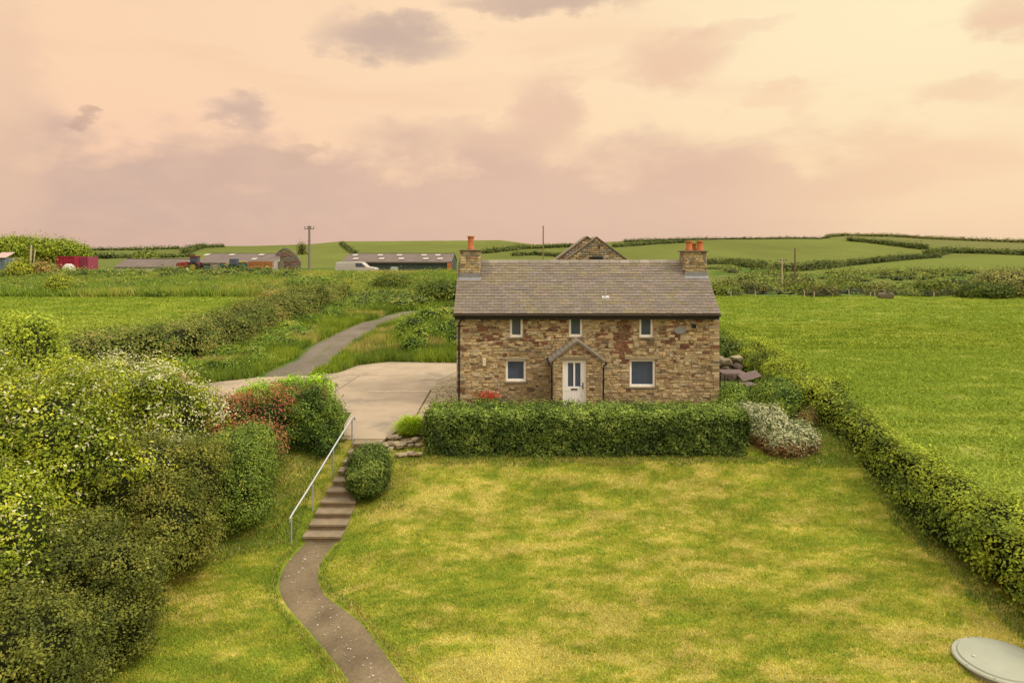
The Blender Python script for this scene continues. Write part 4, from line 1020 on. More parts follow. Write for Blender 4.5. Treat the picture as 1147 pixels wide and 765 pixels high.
shrub('tall olive-green bush between the blossom and the lawn', 'evergreen_bush', [(-9.7, 18.4, -.15, 1.25, 1.2, 1.7), (-8.7, 17.6, -.75, 1.05, 1.0, 1.25), (-10.5, 17.6, .1, 1.2, 1.1, 1.6), (-9.0, 18.9, -.2, 1.1, 1, 1.4)], 90000, .056, DRK, 126, lump=.3, freq=3, thick=.32, spread=.11, cluster=14, up=.4)
shrub('dark green glossy bush directly below the red-tipped bush', 'evergreen_bush', [(-8.25, 20.6, -.05, 1.1, 1.0, 1.2), (-8.0, 19.9, -.6, .85, .8, .95)], 60000, .055, [((.040, .065, .014), 3), ((.075, .115, .020), 4), ((.13, .165, .03), 2)], 127, lump=.24, freq=3, thick=.3, spread=.11, cluster=14, up=.4)
def redtip(P, N, col, r):
    g = fbm(P[:, 0]*1.1, P[:, 1]*1.1, P[:, 2]*1.1, 66, 3); q = fbm(P[:, 0]*5, P[:, 1]*5, P[:, 2]*5, 67, 2)
    t = (q > .40) & (g > .31) & (N[:, 2] > -.35) & (r.random(len(P)) < .8)
    col = col.copy(); c = np.where(r.random(t.sum())[:, None] < .6, np.array((.215, .065, .045)), np.array((.19, .09, .05)))
    col[t] = c*(.6+.7*r.random(t.sum()))[:, None]; return col
shrub('bush covered in red and copper young leaves', 'red_tipped_bush', [(-9.4, 23.0, .55, 1.0, 1.0, 1.1), (-8.3, 23.2, .6, 1.05, 1.0, 1.15), (-10.2, 23.0, .3, .9, .9, 1.0), (-8.3, 22.0, .1, .95, .8, 1.05), (-9.4, 21.9, .1, .95, .8, 1.05), (-10.1, 21.6, -.1, .8, .7, .9)], 75000, .06, [((.05, .075, .02), 3), ((.10, .125, .03), 3), ((.17, .17, .045), 1)], 128, lump=.26, freq=3, thick=.3, spread=.11, cluster=12, spot=redtip)
shrub('green shrub with upright shoots at the head of the handrail', 'green_shrub', [(-6.85, 23.4, .62, .85, .8, .95), (-7.5, 24.1, .75, .9, .7, .95), (-6.45, 23.0, .15, .55, .6, .75)], 42000, .065, [((.03, .055, .012), 3), ((.065, .105, .018), 3), ((.12, .165, .025), 2)], 129, lump=.26, freq=3, thick=.3, spread=.11, cluster=12)
shrub('bright lime-green shrub standing behind the red-tipped bush', 'lime_shrub', [(-8.3, 25.6, .85, .95, .6, .85), (-9.6, 25.8, .7, .9, .6, .75), (-7.3, 25.6, .95, .6, .5, .8)], 26000, .07, [((.12, .22, .015), 3), ((.19, .31, .02), 3)], 130, lump=.32, freq=3.4, thick=.3, spread=.11, cluster=12)
# a few shoots standing over the green shrub
mb = MB(); r = random.Random(9)
P = []; N = []
for k in range(16):
    x, y = r.uniform(-7.6, -6.1), r.uniform(23.2, 24.2); z0 = 1.1; z1 = r.uniform(1.75, 2.25); dx_ = r.uniform(-.2, .2)
    mb.tube([(x, y, z0), (x+dx_*.5, y, (z0+z1)/2), (x+dx_, y, z1)], .008, 4)
    for j in range(34):
        t = r.uniform(.2, 1.02); P.append((x+dx_*t+r.gauss(0, .04), y+r.gauss(0, .04), z0+(z1-z0)*t+r.gauss(0, .03))); N.append((r.gauss(0, 1), r.gauss(0, 1), .5))
par = [o for o in C.objects if o.name.startswith('green_shrub')][0]
mb.build('shoots', M['wood'], par); leaf_mesh('shoot_leaves', np.array(P), np.array(N), .065, [((.05, .08, .02), 2), ((.12, .11, .04), 2), ((.10, .16, .02), 1)], par, seed=77)

shrub('loose pale-green bush standing alone at the left edge before the meadow', 'pale_bush', [(-20.6, 29, 2.0, 1.5, 1.4, 1.7), (-22.3, 29.5, 1.9, 1.5, 1.4, 1.7), (-19.9, 29.1, 1.1, 1.0, 1.0, 1.4)], 34000, .115, [((.07, .105, .015), 2), ((.15, .20, .022), 4), ((.21, .25, .03), 2)], 131, lump=.3, spread=.18, cluster=12, up=.6)

# grass clump by the yard, red flowers
def tuft(name, x, y, n, rad, hh, wd, cols, seed, label):
    r = np.random.default_rng(seed); a = r.random(n)*6.283; q = np.sqrt(r.random(n))*rad*.45
    X0, Y0 = x+q*np.cos(a), y+q*np.sin(a); Z0 = np.full(n, .0)+hgt(np.full(n, x), np.full(n, y)); k = (.5+.6*r.random(n)); h_ = hh*(1.05-.55*(q/(rad*.45))**2)*k
    V = []; F_ = []; ox = np.cos(a)*rad*(.3+.9*q/(rad*.45)); oy = np.sin(a)*rad*(.3+.9*q/(rad*.45))
    b = r.random(n)*3.14; wx, wy = np.cos(b)*wd/2, np.sin(b)*wd/2
    p0 = np.stack([X0-wx, Y0-wy, Z0], 1); p1 = np.stack([X0+wx, Y0+wy, Z0], 1); p2 = np.stack([X0+ox*.45+wx*.8, Y0+oy*.45+wy*.8, Z0+h_*.8], 1); p3 = np.stack([X0+ox*.45-wx*.8, Y0+oy*.45-wy*.8, Z0+h_*.8], 1)
    p4 = np.stack([X0+ox+wx*.1, Y0+oy, Z0+h_*.92], 1); p5 = np.stack([X0+ox-wx*.1, Y0+oy, Z0+h_*.92], 1)
    V = np.stack([p0, p1, p2, p3, p4, p5], 1).reshape(-1, 3); i = np.arange(n)[:, None]*6
    F_ = np.concatenate([i+np.array([0, 1, 2, 3]), i+np.array([3, 2, 4, 5])])
    c = np.array(cols)[r.integers(0, len(cols), n)]*(.7+.6*r.random(n))[:, None]
    return tag(raw_mesh(name, V, F_, M['blade'], None, np.repeat(c, 6, 0)), label, 'ornamental grass')
tuft('ornamental_grass', -3.55, 24.15, 2600, .50, .72, .022, [(.17, .26, .015), (.13, .22, .015), (.24, .30, .03)], 141, 'bright lime-green clump of grass between the yard and the clipped hedge')
rf = empty('red_flowers', (-.95, 27.7, 0), 'small plant with red flowers against the foot of the cottage wall', 'flowering plant')
bush('foliage', [(-1.0, 27.75, .28, .5, .3, .36)], 2200, .06, [((.10, .13, .04), 2), ((.16, .15, .05), 1)], 142, rf, low=0)
rg = np.random.default_rng(5); n = 500; P = np.stack([-.95+rg.normal(0, .24, n), 27.6+rg.normal(0, .12, n), .62+rg.normal(0, .10, n)], 1)
leaf_mesh('blooms', P, rg.normal(0, 1, (n, 3))+np.array((0, -.5, .6)), .055, [((.55, .03, .035), 1), ((.62, .07, .06), 1)], rf, material=M['petal'], seed=8)

# ================================================================== grass
def scatter(n, x0, x1, y0, y1, seed, keep=None, power=1.0):
    r = np.random.default_rng(seed); x = x0+(x1-x0)*r.random(n); y = y0+(y1-y0)*r.random(n)**power
    m = np.abs(x) < y*.86+4.5
    if keep is not None: m &= keep(x, y)
    return x[m], y[m]
onpath = lambda x, y: dist_line(x, y, PATH) > .50+.08*(fbm(x*3, y*3, None, 5, 2)-.5)
nost = lambda x, y: ~((x > -6.0+.18*(y-19.4)) & (x < -4.82+.14*(y-19.4)) & (y > 19.3) & (y < 23.6)) & ~inpoly(x, y, YARD) & ~(np.hypot(x-tx, y-ty) < .85)
x, y = scatter(600000, -10.5, 12.2, 11.5, 23.6, 1, lambda x, y: onpath(x, y) & nost(x, y))
tag(grass('lawn_grass', x, y, .036, .026, lawn_col, 2, lean=1.6), 'mown lawn grass mottled with dry straw-coloured patches', 'grass', None, 'stuff')
# longer grass on the banks and under the bushes
def bank(x, y):
    a = (x < -6.2) & (y > 19.5-(x+6.2)*-.6) & (y < 25.2) & (x > -10); b = (x > 11.25+.9*(fbm(x*.9, y*.9, None, 19, 3)-.5)) & (x < 11.9) & (y > 12); c = (np.abs(y-22.4) < .12+.5*(fbm(x*1.1, y*0, None, 18, 3)-.3)) & (x > -3.6) & (x < 9.5); d = (x > -4.8) & (x < -3.2) & (y > 20.2) & (y < 23.4) & (r0.random(len(x)) < .4)
    e = (x > 9.3) & (x < 12) & (y > 22) & (y < 30)
    f = (dist_line(x, y, PATH) > .5) & (dist_line(x, y, PATH) < .72) & (y < 19.4) & (r0.random(len(x)) < .6)
    return (a | b | c | d | e | f) & nost(x, y)
r0 = np.random.default_rng(3)
x, y = scatter(420000, -10.5, 12.2, 11.5, 30, 4, bank)
gcol = lambda x, y, r: mixc(rough_col(x, y, r)*1.15, (.24, .21, .09), (r.random(len(x)) < .18).astype(float))
tag(grass('bank_grass', x, y, .09, .02, gcol, 5, lean=1.1), 'longer unmown grass on the banks and lawn edges', 'grass', None, 'stuff')
# pasture on the right
x, y = scatter(380000, 12.9, 60, 14, 60, 6, lambda x, y: x > 13.0, 1.0)
x2, y2 = scatter(140000, 12, 92, 55, 97, 7, lambda x, y: x > 14)
x = np.concatenate([x, x2]); y = np.concatenate([y, y2]); far = (y > 45)
o = grass('pasture_grass', x, y, np.where(far, .09, .07), np.where(far, .12, .06), pasture_col, 8, lean=2.2); tag(o, 'uneven pasture grass in the right-hand field', 'grass', None, 'stuff')
x, y = scatter(150000, -75, -17, 40, 70, 9, lambda x, y: x < -17.5)
tag(grass('meadow_grass', x, y, .07, .12, pasture_col, 10, lean=2.2), 'short bright grass in the left-hand meadow', 'grass', None, 'stuff')
# verge: coarse grass and nettles along the track, around the yard
def dtrk(x, y): return dist_line(x, y, TRACK)
def verge_keep(x, y):
    d = dtrk(x, y); k = (d > 1.2+.5*fbm(x*.7, y*.7, None, 3, 2)) & (x > -19.5) & (x < 1) & (y > 34)
    k &= ~inpoly(x, y, YARD)
    return k & ~((x > -2.6) & (x < 9) & (y < 34))
x, y = scatter(330000, -20, 1, 34, 70, 11, verge_keep)
vcol = lambda x, y, r: mixc(mixc(pasture_col(x, y, r)*.95, (.06, .10, .014), sm((fbm(x*.6, y*.6, None, 14, 3)-.45)/.15)*.8), (.26, .22, .08), sm((fbm(x*.35, y*.5, None, 15, 3)-.60)/.08)*.6)
hv = .42*(.5+fbm(x*.8, y*.8, None, 12, 3))
tag(grass('verge_grass', x, y, hv, .06, vcol, 13, lean=.8), 'tall coarse grass along both sides of the track', 'grass', None, 'stuff')
# leafy growth: mounds of nettles, bramble and docks as one mass per place
def mounds(name, label, keep, n, x0, x1, y0, y1, rad, hh, leaves, size, pal, seed, spot=None, cat='undergrowth'):
    r = np.random.default_rng(seed); bl = []
    while len(bl) < n:
        x = r.uniform(x0, x1); y = r.uniform(y0, y1)
        if keep(np.array([x]), np.array([y]))[0]:
            s = rad*r.uniform(.5, 1.35); bl.append((x, y, H(x, y)+.1, s, s, hh*r.uniform(.5, 1.3)))
    return tag(bush(name, bl, leaves, size, pal, seed, corek=.8, lump=.3, freq=2.5, thick=.3, spot=spot, up=.6), label, cat, None, 'stuff')
LUSH = [((.045, .085, .012), 3), ((.085, .14, .018), 4), ((.15, .21, .025), 2), ((.23, .22, .06), 1)]
mounds('verge_undergrowth', 'lush nettles and docks between the track and the field hedge', lambda x, y: (dtrk(x, y) > 2.3) & (x < dtrk(x, y)*0-12.9) & (x > -17.6-(y < 42)*.6) & (y > 35.8), 90, -19, -12.5, 35.6, 64, .85, .55, 80000, .095, LUSH, 151)
mounds('bank_undergrowth', 'rank green growth on the bank between the track and the cottage', lambda x, y: (dtrk(x, y) > 3.0) & (y > 41+(x < -7)*2.5) & (x > -10) & ~((x > -3) & (y < 36)), 85, -9.5, 0, 40.6, 60, 1.05, .75, 90000, .10, LUSH, 152)
# brown-green hedge dividing track and meadow
BRN = [((.04, .058, .014), 3), ((.085, .11, .024), 4), ((.14, .14, .04), 2), ((.17, .145, .05), 1)]
o = hedge('boundary_hedge', [(-27, 33.5), (-23, 36), (-19.6, 39), (-18.7, 44), (-18.5, 52), (-18.0, 60), (-17.0, 66)], 110000, .11, BRN, 161, [1.4, 1.6, 1.7, 1.7, 1.7, 1.8, 1.3], [1.6, 1.85, 2.1, 2.1, 2.15, 2.2, 1.5], sq=.55, lump=.35, freq=.6, spread=.22, thick=.3, cluster=12)
tag(o, 'rounded brown-green hedge between the track and the left-hand meadow', 'hedge')
# ================================================================== the middle distance
def dyard(x, y): return (y > 70.5) & (y < 86) & (x/y < -.09)
LUSH2 = [((.05, .085, .016), 3), ((.085, .13, .022), 4), ((.14, .17, .03), 2), ((.20, .19, .07), 1)]
def yk(x, y): return (np.abs(x) < y*.82) & (y > 70.8+.6*np.sin(x*.4)) & (y < 85) & ~((x > -24) & (x < -14) & (y > 81.5))
r = np.random.default_rng(21)
def massed(name, label, keep, n, box, rad, hh, leaves, size, pal, seed, spot=None):
    return mounds(name, label, keep, n, *box, rad, hh, leaves, size, pal, seed, spot)
massed('bank_scrub', 'tangled green scrub on the bank in front of the farm buildings', lambda x, y: yk(x, y) & (x < -7.5) & ((x/y > -.27) | (y < 80)), 240, (-68, -7.5, 70.5, 85), 1.7, .62, 170000, .16, LUSH2, 201)
massed('upper_bank_scrub', 'taller green scrub along the top of the bank, hiding the feet of the farm buildings', lambda x, y: yk(x, y) & (x/y < -.31), 110, (-68, -24, 80, 86), 1.8, 1.0, 60000, .17, LUSH2, 203)
massed('trackside_scrub', 'green scrub where the track bends behind the cottage', lambda x, y: (dtrk(x, y) > 2.6) & (x < 0) & (x > -17), 60, (-17, 0, 60, 74), 1.5, .75, 55000, .13, LUSH2, 202)
x, y = scatter(160000, -72, -3, 69, 85, 22, lambda x, y: (x < -4) & (dtrk(x, y) > 2.0))
tag(grass('rank_grass', x, y, .7, .10, lambda x, y, r: mixc(rough_col(x, y, r)*1.5, (.15, .20, .03), r.random(len(x))*.7), 23, lean=.8), 'rank grass on the bank below the farm', 'grass', None, 'stuff')
# individual bushes that stand out there
def fbush(name, label, px, py, D_, w, h, pal, seed, n=5000, size=.25, group=None, cat='bush', lump=.3, root=True):
    """bush whose foot stands at (px, py of its top) at distance D_"""
    xx = (px-HX)*D_/F; gz_ = H(xx, D_); ww = w*D_/F/2; top = CAMZ-(py-HY)*D_/F; hh = (top-gz_)
    if hh < .5: hh = .5
    bl = [(xx, D_, gz_+hh*.45, ww*.8, ww*.8, hh*.55), (xx-ww*.4, D_+ww*.2, gz_+hh*.35, ww*.55, ww*.6, hh*.5), (xx+ww*.4, D_-ww*.1, gz_+hh*.35, ww*.55, ww*.6, hh*.5)]
    return tag(bush(name, bl, n, size, pal, seed, lump=lump, thick=.3, up=.5), label, cat, group)
DK = [((.035, .055, .012), 3), ((.07, .095, .018), 3), ((.12, .14, .03), 1)]
YG = [((.08, .11, .015), 2), ((.14, .165, .02), 3), ((.19, .20, .025), 1)]
fbush('dark_bush', 'round dark green bush on the bank right of the white pickup', 440, 309, 72, 42, 26, DK, 211, 9000, .2)
fbush('dark_bush', 'spreading dark bush beside the left gable of the cottage', 495, 316, 66, 60, 20, DK, 212, 9000, .2)
fbush('yellow_bush', 'round yellow-green bush at the top of the left meadow', 66, 312, 71, 27, 18, YG, 213, 5000, .2)
fbush('yellow_bush', 'yellow-green bush below the windblown trees at the left edge', 22, 291, 80, 24, 16, YG, 214, 4000, .22)
fbush('yellow_bush', 'orange-tinged bush left of the red container', 48, 295, 82, 24, 14, [((.12, .12, .03), 2), ((.19, .13, .05), 2)], 215, 3500, .22)
fbush('bramble_mound', 'large brown-green bramble mound at the far end of the boundary hedge', 322, 327, 66, 62, 30, [((.08, .10, .025), 3), ((.15, .15, .045), 3), ((.21, .17, .06), 2)], 216, 16000, .18, lump=.35)
fbush('bramble_mound', 'low green mound behind the end of the boundary hedge', 352, 312, 74, 70, 22, LUSH2, 217, 9000, .2)
# pale bank of bare earth and rust-coloured spoil heap near the long shed
def heap(name, label, px, py, D_, w, h, colr, seed):
    xx = (px-HX)*D_/F; ww = w*D_/F/2; gz_ = H(xx, D_); hh = CAMZ-(py-HY)*D_/F-gz_
    nu, nv = 28, 10; P = []; 
    for j in range(nv+1):
        for i in range(nu):
            a = 2*math.pi*i/nu; t = j/nv; rr_ = ww*(1-t)*(.85+.3*float(vnoise(np.array([math.cos(a)*1.5+9]), np.array([math.sin(a)*1.5+seed]), None, 3)[0])); zz = hh*(1-(1-t)**1.8)*(.9+.3*float(vnoise(np.array([a*2.]), np.array([t*4.]), None, seed)[0])) if t > 0 else -.2
            P.append((xx+rr_*math.cos(a), D_+rr_*.7*math.sin(a), gz_+zz))
    Fq = [(j*nu+i, j*nu+(i+1) % nu, (j+1)*nu+(i+1) % nu, (j+1)*nu+i) for j in range(nv) for i in range(nu)]
    P = np.array(P); c = np.array(colr)*(.6+.8*fbm(P[:, 0]*1.5, P[:, 1]*1.5, P[:, 2]*2, seed, 3))[:, None]
    return tag(raw_mesh(name, P, Fq, M['soil'], None, c, False), label, 'heap')
heap('spoil_heap', 'rust-brown heap of rubble at the right end of the long dark shed', 500, 304, 92, 42, 20, (.30, .20, .10), 5)

# ---------- trees at the far left
def tree(label, px, D_, top_py, w, seed, lean=-1):
    xx = (px-HX)*D_/F; gz_ = H(xx, D_); top = CAMZ-(top_py-HY)*D_/F; ww = w*D_/F/2; r = random.Random(seed); hh = top-gz_
    root = empty('windblown_tree', (xx, D_, gz_), label, 'tree', None)
    mb = MB(); bl = []
    for k in range(6):
        a = r.uniform(0, 6.28); q = r.uniform(.2, .75)*ww; bx, by = xx+q*math.cos(a), D_+q*math.sin(a)*.7; bz = gz_+hh*r.uniform(.55, .75)
        bl.append((bx, by, bz, ww*r.uniform(.4, .6), ww*r.uniform(.4, .55), hh*r.uniform(.22, .30)))
        mb.tube([(xx, D_, gz_+hh*.15), ((xx*2+bx)/3, (D_*2+by)/3, gz_+hh*.4), (bx, by, bz)], [.16, .1, .04], 6)
    bl.append((xx, D_, gz_+hh*.70, ww*.7, ww*.6, hh*.30))
    bush('crown', bl, 16000, .30, [((.06, .09, .012), 2), ((.115, .155, .018), 4), ((.17, .20, .022), 2)], seed, root, lump=.3, spread=.4, thick=.45, cluster=12, up=.8, low=gz_+hh*.22)
    mb.tube([(xx+.1, D_, gz_-.2), (xx, D_, gz_+hh*.3), (xx+.2, D_, gz_+hh*.6)], [.24, .18, .1], 8); mb.build('trunk', M['wood'], root, smooth=True)
tree('wide windblown tree at the very left edge, beyond the bank', 0, 106, 268, 70, 301)
tree('tallest windblown tree of the left-hand clump', 34, 108, 265.5, 62, 302)
tree('windblown tree just left of the red container', 68, 110, 269, 48, 303)
mb = MB(); mb.tube([((33-HX)*.115, 88, 3.2), ((34.5-HX)*.115, 88, CAMZ-(275-HY)*88/F)], .12, 6); mb.tube([((36-HX)*.115, 88, 3.4), ((39-HX)*.115, 88, CAMZ-(279-HY)*88/F)], .08, 6)
tag(mb.build('dead_trunk', M['palewood']), 'bare forked grey trunk in front of the windblown trees', 'dead tree')

# ---------- farm buildings
def FX(px, D_): return (px-HX)*D_/F
def FZ(py, D_): return CAMZ-(py-HY)*D_/F
def shed(label, pxl, pxr, D_, py_e, py_r, depth, wallmat, name, lights, skew=0, gable=None, walls=True):
    x0, x1 = FX(pxl, D_), FX(pxr, D_); gz_ = H((x0+x1)/2, D_)-.3; ze = FZ(py_e, D_); zr = FZ(py_r, D_+depth/2); cx = (x0+x1)/2
    root = empty(name, (cx, D_+depth/2, gz_), label, 'shed')
    y0, y1, ym = D_, D_+depth, D_+depth/2
    for yw in (y0, y1-.12): MB().box(x0+.1, x1-.1, yw, yw+.12, gz_, ze).build('wall', wallmat, root)
    for x_ in (x0+.1, x1-.22):
        MB().prism([(x_, y0, gz_), (x_, y1, gz_), (x_, y1, ze), (x_, ym, zr-.1), (x_, y0, ze)], (.12, 0, 0)).build('gable', gable or wallmat, root)
    mb = MB(); n = int((x1-x0)/.3)
    sl = (zr-ze)/(depth/2)
    for s_ in (-1, 1):
        ye = y0-.3 if s_ < 0 else y1+.3; zz = ze-.3*sl+.06
        for k in range(n):
            a, b = x0+(x1-x0)*k/n, x0+(x1-x0)*(k+1)/n; m_ = (a+b)/2
            mb.quad((a, ye, zz), (m_, ye, zz+.05), (m_, ym, zr+.11), (a, ym, zr+.06)); mb.quad((m_, ye, zz+.05), (b, ye, zz), (b, ym, zr+.06), (m_, ym, zr+.11))
    mb.box(x0, x1, ym-.15, ym+.15, zr+.1, zr+.16); mb.box(x0, x1, y0-.31, y0-.29, ze-.3*sl-.1, ze-.3*sl+.05); rf_ = mb.build('roof', M['corr'], root)
    for (pl, t) in lights:
        u = FX(pl, D_+depth*.5*t); h = .55; yy = y0+depth*.5*t; zc = ze+sl*depth*.5*t
        d_ = Vector((0, 1, sl)).normalized(); nn = Vector((0, -sl, 1)).normalized()
        c = Vector((u, yy, zc))+nn*.18; MB().obox(c, (.42, 0, 0), d_*h, nn*.02).build('roof_light', M['skyl'], rf_)
    return root, x0, x1, ze, gz_
big, x0, x1, ze, gz_ = shed('long dark green shed with pale roof lights beyond the white pickup', 382, 506, 108, 293.5, 284.6, 11, M['greensheet'], 'long_shed',
    [(398, .72), (398.5, .28), (426, .72), (427.5, .28), (447.5, .72), (449.5, .28), (475, .72), (477, .28), (490.5, .72), (493, .28)])
MB().box(x0+.05, x1-.05, 107.85, 107.99, gz_, FZ(303.5, 108)+.0).build('plinth', mat('block_plinth', (.33, .27, .2), var=.2), big)
MB().box(FX(501, 108), FX(506.5, 108), 107.7, 107.86, gz_, FZ(294, 108)).build('rusty_panel', M['rust'], big)
sh2, x0, x1, ze, gz_ = shed('open-fronted farm shed with grey roof and pale gable at the left', 218, 305, 108, 294.5, 284.5, 12, M['bluegrey'], 'open_shed', [(232, .78), (260, .78), (293, .78), (285, .3)], gable=M['white'])
mb = MB()
MB().box(FX(246, 108), FX(279, 108), 107.8, 107.98, gz_, ze-.15).build('teal_panel', M['teal'], sh2)
MB().box(FX(238, 108), FX(245, 108), 107.75, 107.98, gz_, ze-.15).build('pale_door', M['skyl'], sh2)
for q in (238, 246, 279, 303): MB().box(FX(q, 108)-.12, FX(q, 108)+.12, 107.55, 107.75, gz_, ze-.05).build('post', M['wood'], sh2)
# lean-to low roof
ro, x0, x1, ze, gz_ = shed('low purplish slate-roofed shed between the red container and the red tractor', 128, 203, 110, 299, 290.5, 7, M['stone'], 'low_shed', [])
# ruined gable
D_ = 112; root = empty('ruined_gable', (FX(322, D_), D_, 3.3), 'ruined dark stone gable wall between the open shed and the telegraph pole', 'ruin')
mb = MB(); gb = H(FX(322, D_), D_)-.2
out_ = [(305, 303), (305, 291), (311, 282), (318, 277.5), (323, 279), (331, 285), (336, 293), (336, 303)]
mb.prism([(FX(a, D_), D_, max(gb, FZ(b, D_)) if b > 302 else FZ(b, D_)) for a, b in out_], (0, .6, 0), (.13, .11, .09))
w_ = FX(336, D_)-FX(305, D_)
def rc(v):
    z = gb+v; pts = [(FX(a, D_)-FX(305, D_), FZ(b, D_)) for a, b in out_]
    ls = [p[0] for p in pts[1:4]]; zs = [p[1] for p in pts[1:4]]; l_ = 0 if z < zs[0] else float(np.interp(z, zs, ls))
    rs_ = [p[0] for p in pts[:2:-1]][1:]; zr_ = [p[1] for p in pts[:2:-1]][1:]; r_ = w_ if z < zr_[0] else float(np.interp(z, zr_, rs_)); return l_, r_
masonry(mb, (FX(305, D_), D_, gb), (1, 0, 0), (0, 0, 1), (0, -1, 0), w_, FZ(278, D_)-gb, (), rc, 75, sw=(.2, .6), sh=(.14, .26), colf=lambda u, v, r: tuple(c*r.uniform(.6, 1.5) for c in (.20, .16, .125)), proud=(.02, .12))
mb.build('wall', M['stone'], root)
MB().box(FX(311, D_), FX(318, D_), D_-1.2, D_-.1, gb, FZ(293, D_)).build('buttress', M['sill'], root)
# red container and the trailer beside it
def crate(label, name, pxl, pxr, D_, pt, pb, depth, m_, ribs, cat):
    x0, x1 = FX(pxl, D_), FX(pxr, D_); z0, z1 = FZ(pb, D_), FZ(pt, D_); z0 = min(z0, H((x0+x1)/2, D_)+.1)
    root = empty(name, ((x0+x1)/2, D_+depth/2, z0), label, cat)
    mb = MB(); mb.box(x0, x1, D_, D_+depth, z0, z1); n = int((x1-x0)/ribs)
    for k in range(n): a = x0+(k+.25)*(x1-x0)/n; mb.box(a, a+.5*(x1-x0)/n, D_-.05, D_, z0+.15, z1-.12)
    mb.build('body', m_, root)
    mb = MB(); mb.box(x0-.03, x0+.12, D_-.07, D_+.1, z0, z1+.03); mb.build('corner_post', m_, root); MB().box(x1-.12, x1+.03, D_-.07, D_+.1, z0, z1+.03).build('corner_post', m_, root)
    MB().box(x0+.12, x1-.12, D_-.07, D_, z1-.12, z1+.04).build('top_rail', m_, root)
    return root, x0, x1, z0, z1
c_, x0, x1, z0, z1 = crate('red shipping container with a pale panel, half hidden by the bank', 'shipping_container', 64, 84, 92, 287.5, 303, 2.4, mat('crimson_paint', (.27, .018, .04), var=.15, scale=2), .35, 'container')
MB().box(x0+.7, x0+1.6, 91.9, 91.94, z0+.2, z0+.95).build('pale_panel', M['bluegrey'], c_)
crate('pink-striped slatted trailer at the right end of the red container', 'slatted_trailer', 86, 99, 93, 288, 301.5, 2.2, mat('pink_paint', (.27, .05, .09), var=.2, scale=2), .22, 'trailer')
P_, Fq = sphere_q((FX(77, 88), 88, FZ(303, 88)), (.85, .75, .85), 18, 10, 3)
tag(raw_mesh('white_tank', P_, Fq, M['white'], None, None, True), 'white domed tank in front of the red container', 'tank')
mb = MB(); 
cr, x0, x1, z0, z1 = crate('small grey-roofed hut at the extreme left edge behind the bank', 'small_hut', -6, 7, 92, 289, 300, 3, M['bluegrey'], .5, 'hut')
MB().prism([(x0-.1, 91.8, z1), (x1+.1, 91.8, z1), (x1+.1, 93.5, z1+.7), (x0-.1, 93.5, z1+.7)], (0, .0, .06)).build('roof', mat('pinkish_tin', (.42, .3, .27), var=.15), cr)
# low wire fence / wall behind
# tractor
def wheel(parent, x, y, z, r_, w, name='wheel'):
    mb = MB(); mb.tube([(x, y-w/2, z), (x, y+w/2, z)], r_, 20); t_ = mb.build(name, M['tyre'], parent, smooth=True)
    mb = MB(); mb.tube([(x, y-w/2-.03, z), (x, y+w/2+.03, z)], r_*.5, 14); mb.build('rim', M['yellow'] if name == 'wheel' else M['galv'], t_, smooth=True)
D_ = 101; xt = FX(213, D_); g_ = H(xt, D_)
t = empty('red_tractor', (xt, D_, g_), 'red tractor parked in front of the open-fronted shed', 'tractor')
mb = MB(); mb.prism([(xt-1.9, D_-.4, g_+.75), (xt+.1, D_-.4, g_+.75), (xt+.1, D_-.4, g_+1.6), (xt-1.7, D_-.4, g_+1.45), (xt-1.95, D_-.4, g_+1.2)], (0, .8, 0)); mb.build('bonnet', M['red'], t, bevel=.04)
mb = MB(); mb.box(xt+.1, xt+1.3, D_-.55, D_+.55, g_+.8, g_+1.5); mb.build('chassis', M['red'], t, bevel=.04)
MB().box(xt+.15, xt+1.2, D_-.5, D_+.5, g_+1.5, g_+2.3).build('cab_glass', M['glass'], t)
MB().box(xt+.05, xt+1.35, D_-.6, D_+.6, g_+2.3, g_+2.45).build('cab_roof', M['red'], t, bevel=.04)
for yy in (-.75, .75): wheel(t, xt+.85, D_+yy, g_+.8, .8, .4); wheel(t, xt-1.4, D_+yy*.85, g_+.5, .5, .3)
D_ = 100.5; xt = FX(262, D_); g_ = H(xt, D_)
t = empty('telehandler', (xt, D_, g_), 'green and yellow telehandler in front of the teal shed panel', 'telehandler')
MB().box(xt-1.7, xt+1.5, D_-.6, D_+.6, g_+.6, g_+1.2).build('chassis', M['green'], t, bevel=.05)
MB().box(xt-.4, xt+.7, D_-.75, D_+.1, g_+1.2, g_+2.15).build('cab', M['glass'], t, bevel=.05)
mb = MB(); mb.tube([(xt+1.6, D_+.4, g_+1.7), (xt-1.2, D_+.4, g_+1.3), (xt-2.2, D_+.4, g_+.6)], .16, 8); mb.build('boom', M['yellow'], t)
for xx in (-1.1, 1.0):
    for yy in (-.7, .7): wheel(t, xt+xx, D_+yy, g_+.55, .55, .4)
D_ = 100; x0, x1 = FX(281, D_), FX(304, D_); g_ = H(x0, D_)
t = empty('orange_trailer', ((x0+x1)/2, D_, g_), 'orange farm trailer standing at the right end of the open shed', 'trailer')
mb = MB(); mb.box(x0, x1, D_-.9, D_+.9, g_+.75, g_+.9)
for k in range(3): mb.box(x0, x1, D_-.93, D_-.9, g_+.95+k*.28, g_+1.15+k*.28); mb.box(x0, x1, D_+.9, D_+.93, g_+.95+k*.28, g_+1.15+k*.28)
for k in range(6): xx = x0+(x1-x0)*k/5; mb.box(xx-.04, xx+.04, D_-.96, D_-.93, g_+.7, g_+1.75)
mb.build('body', M['orange'], t)
for xx in (x0+.8, x1-.8):
    for yy in (-.7, .7): wheel(t, xx, D_+yy, g_+.4, .4, .3)
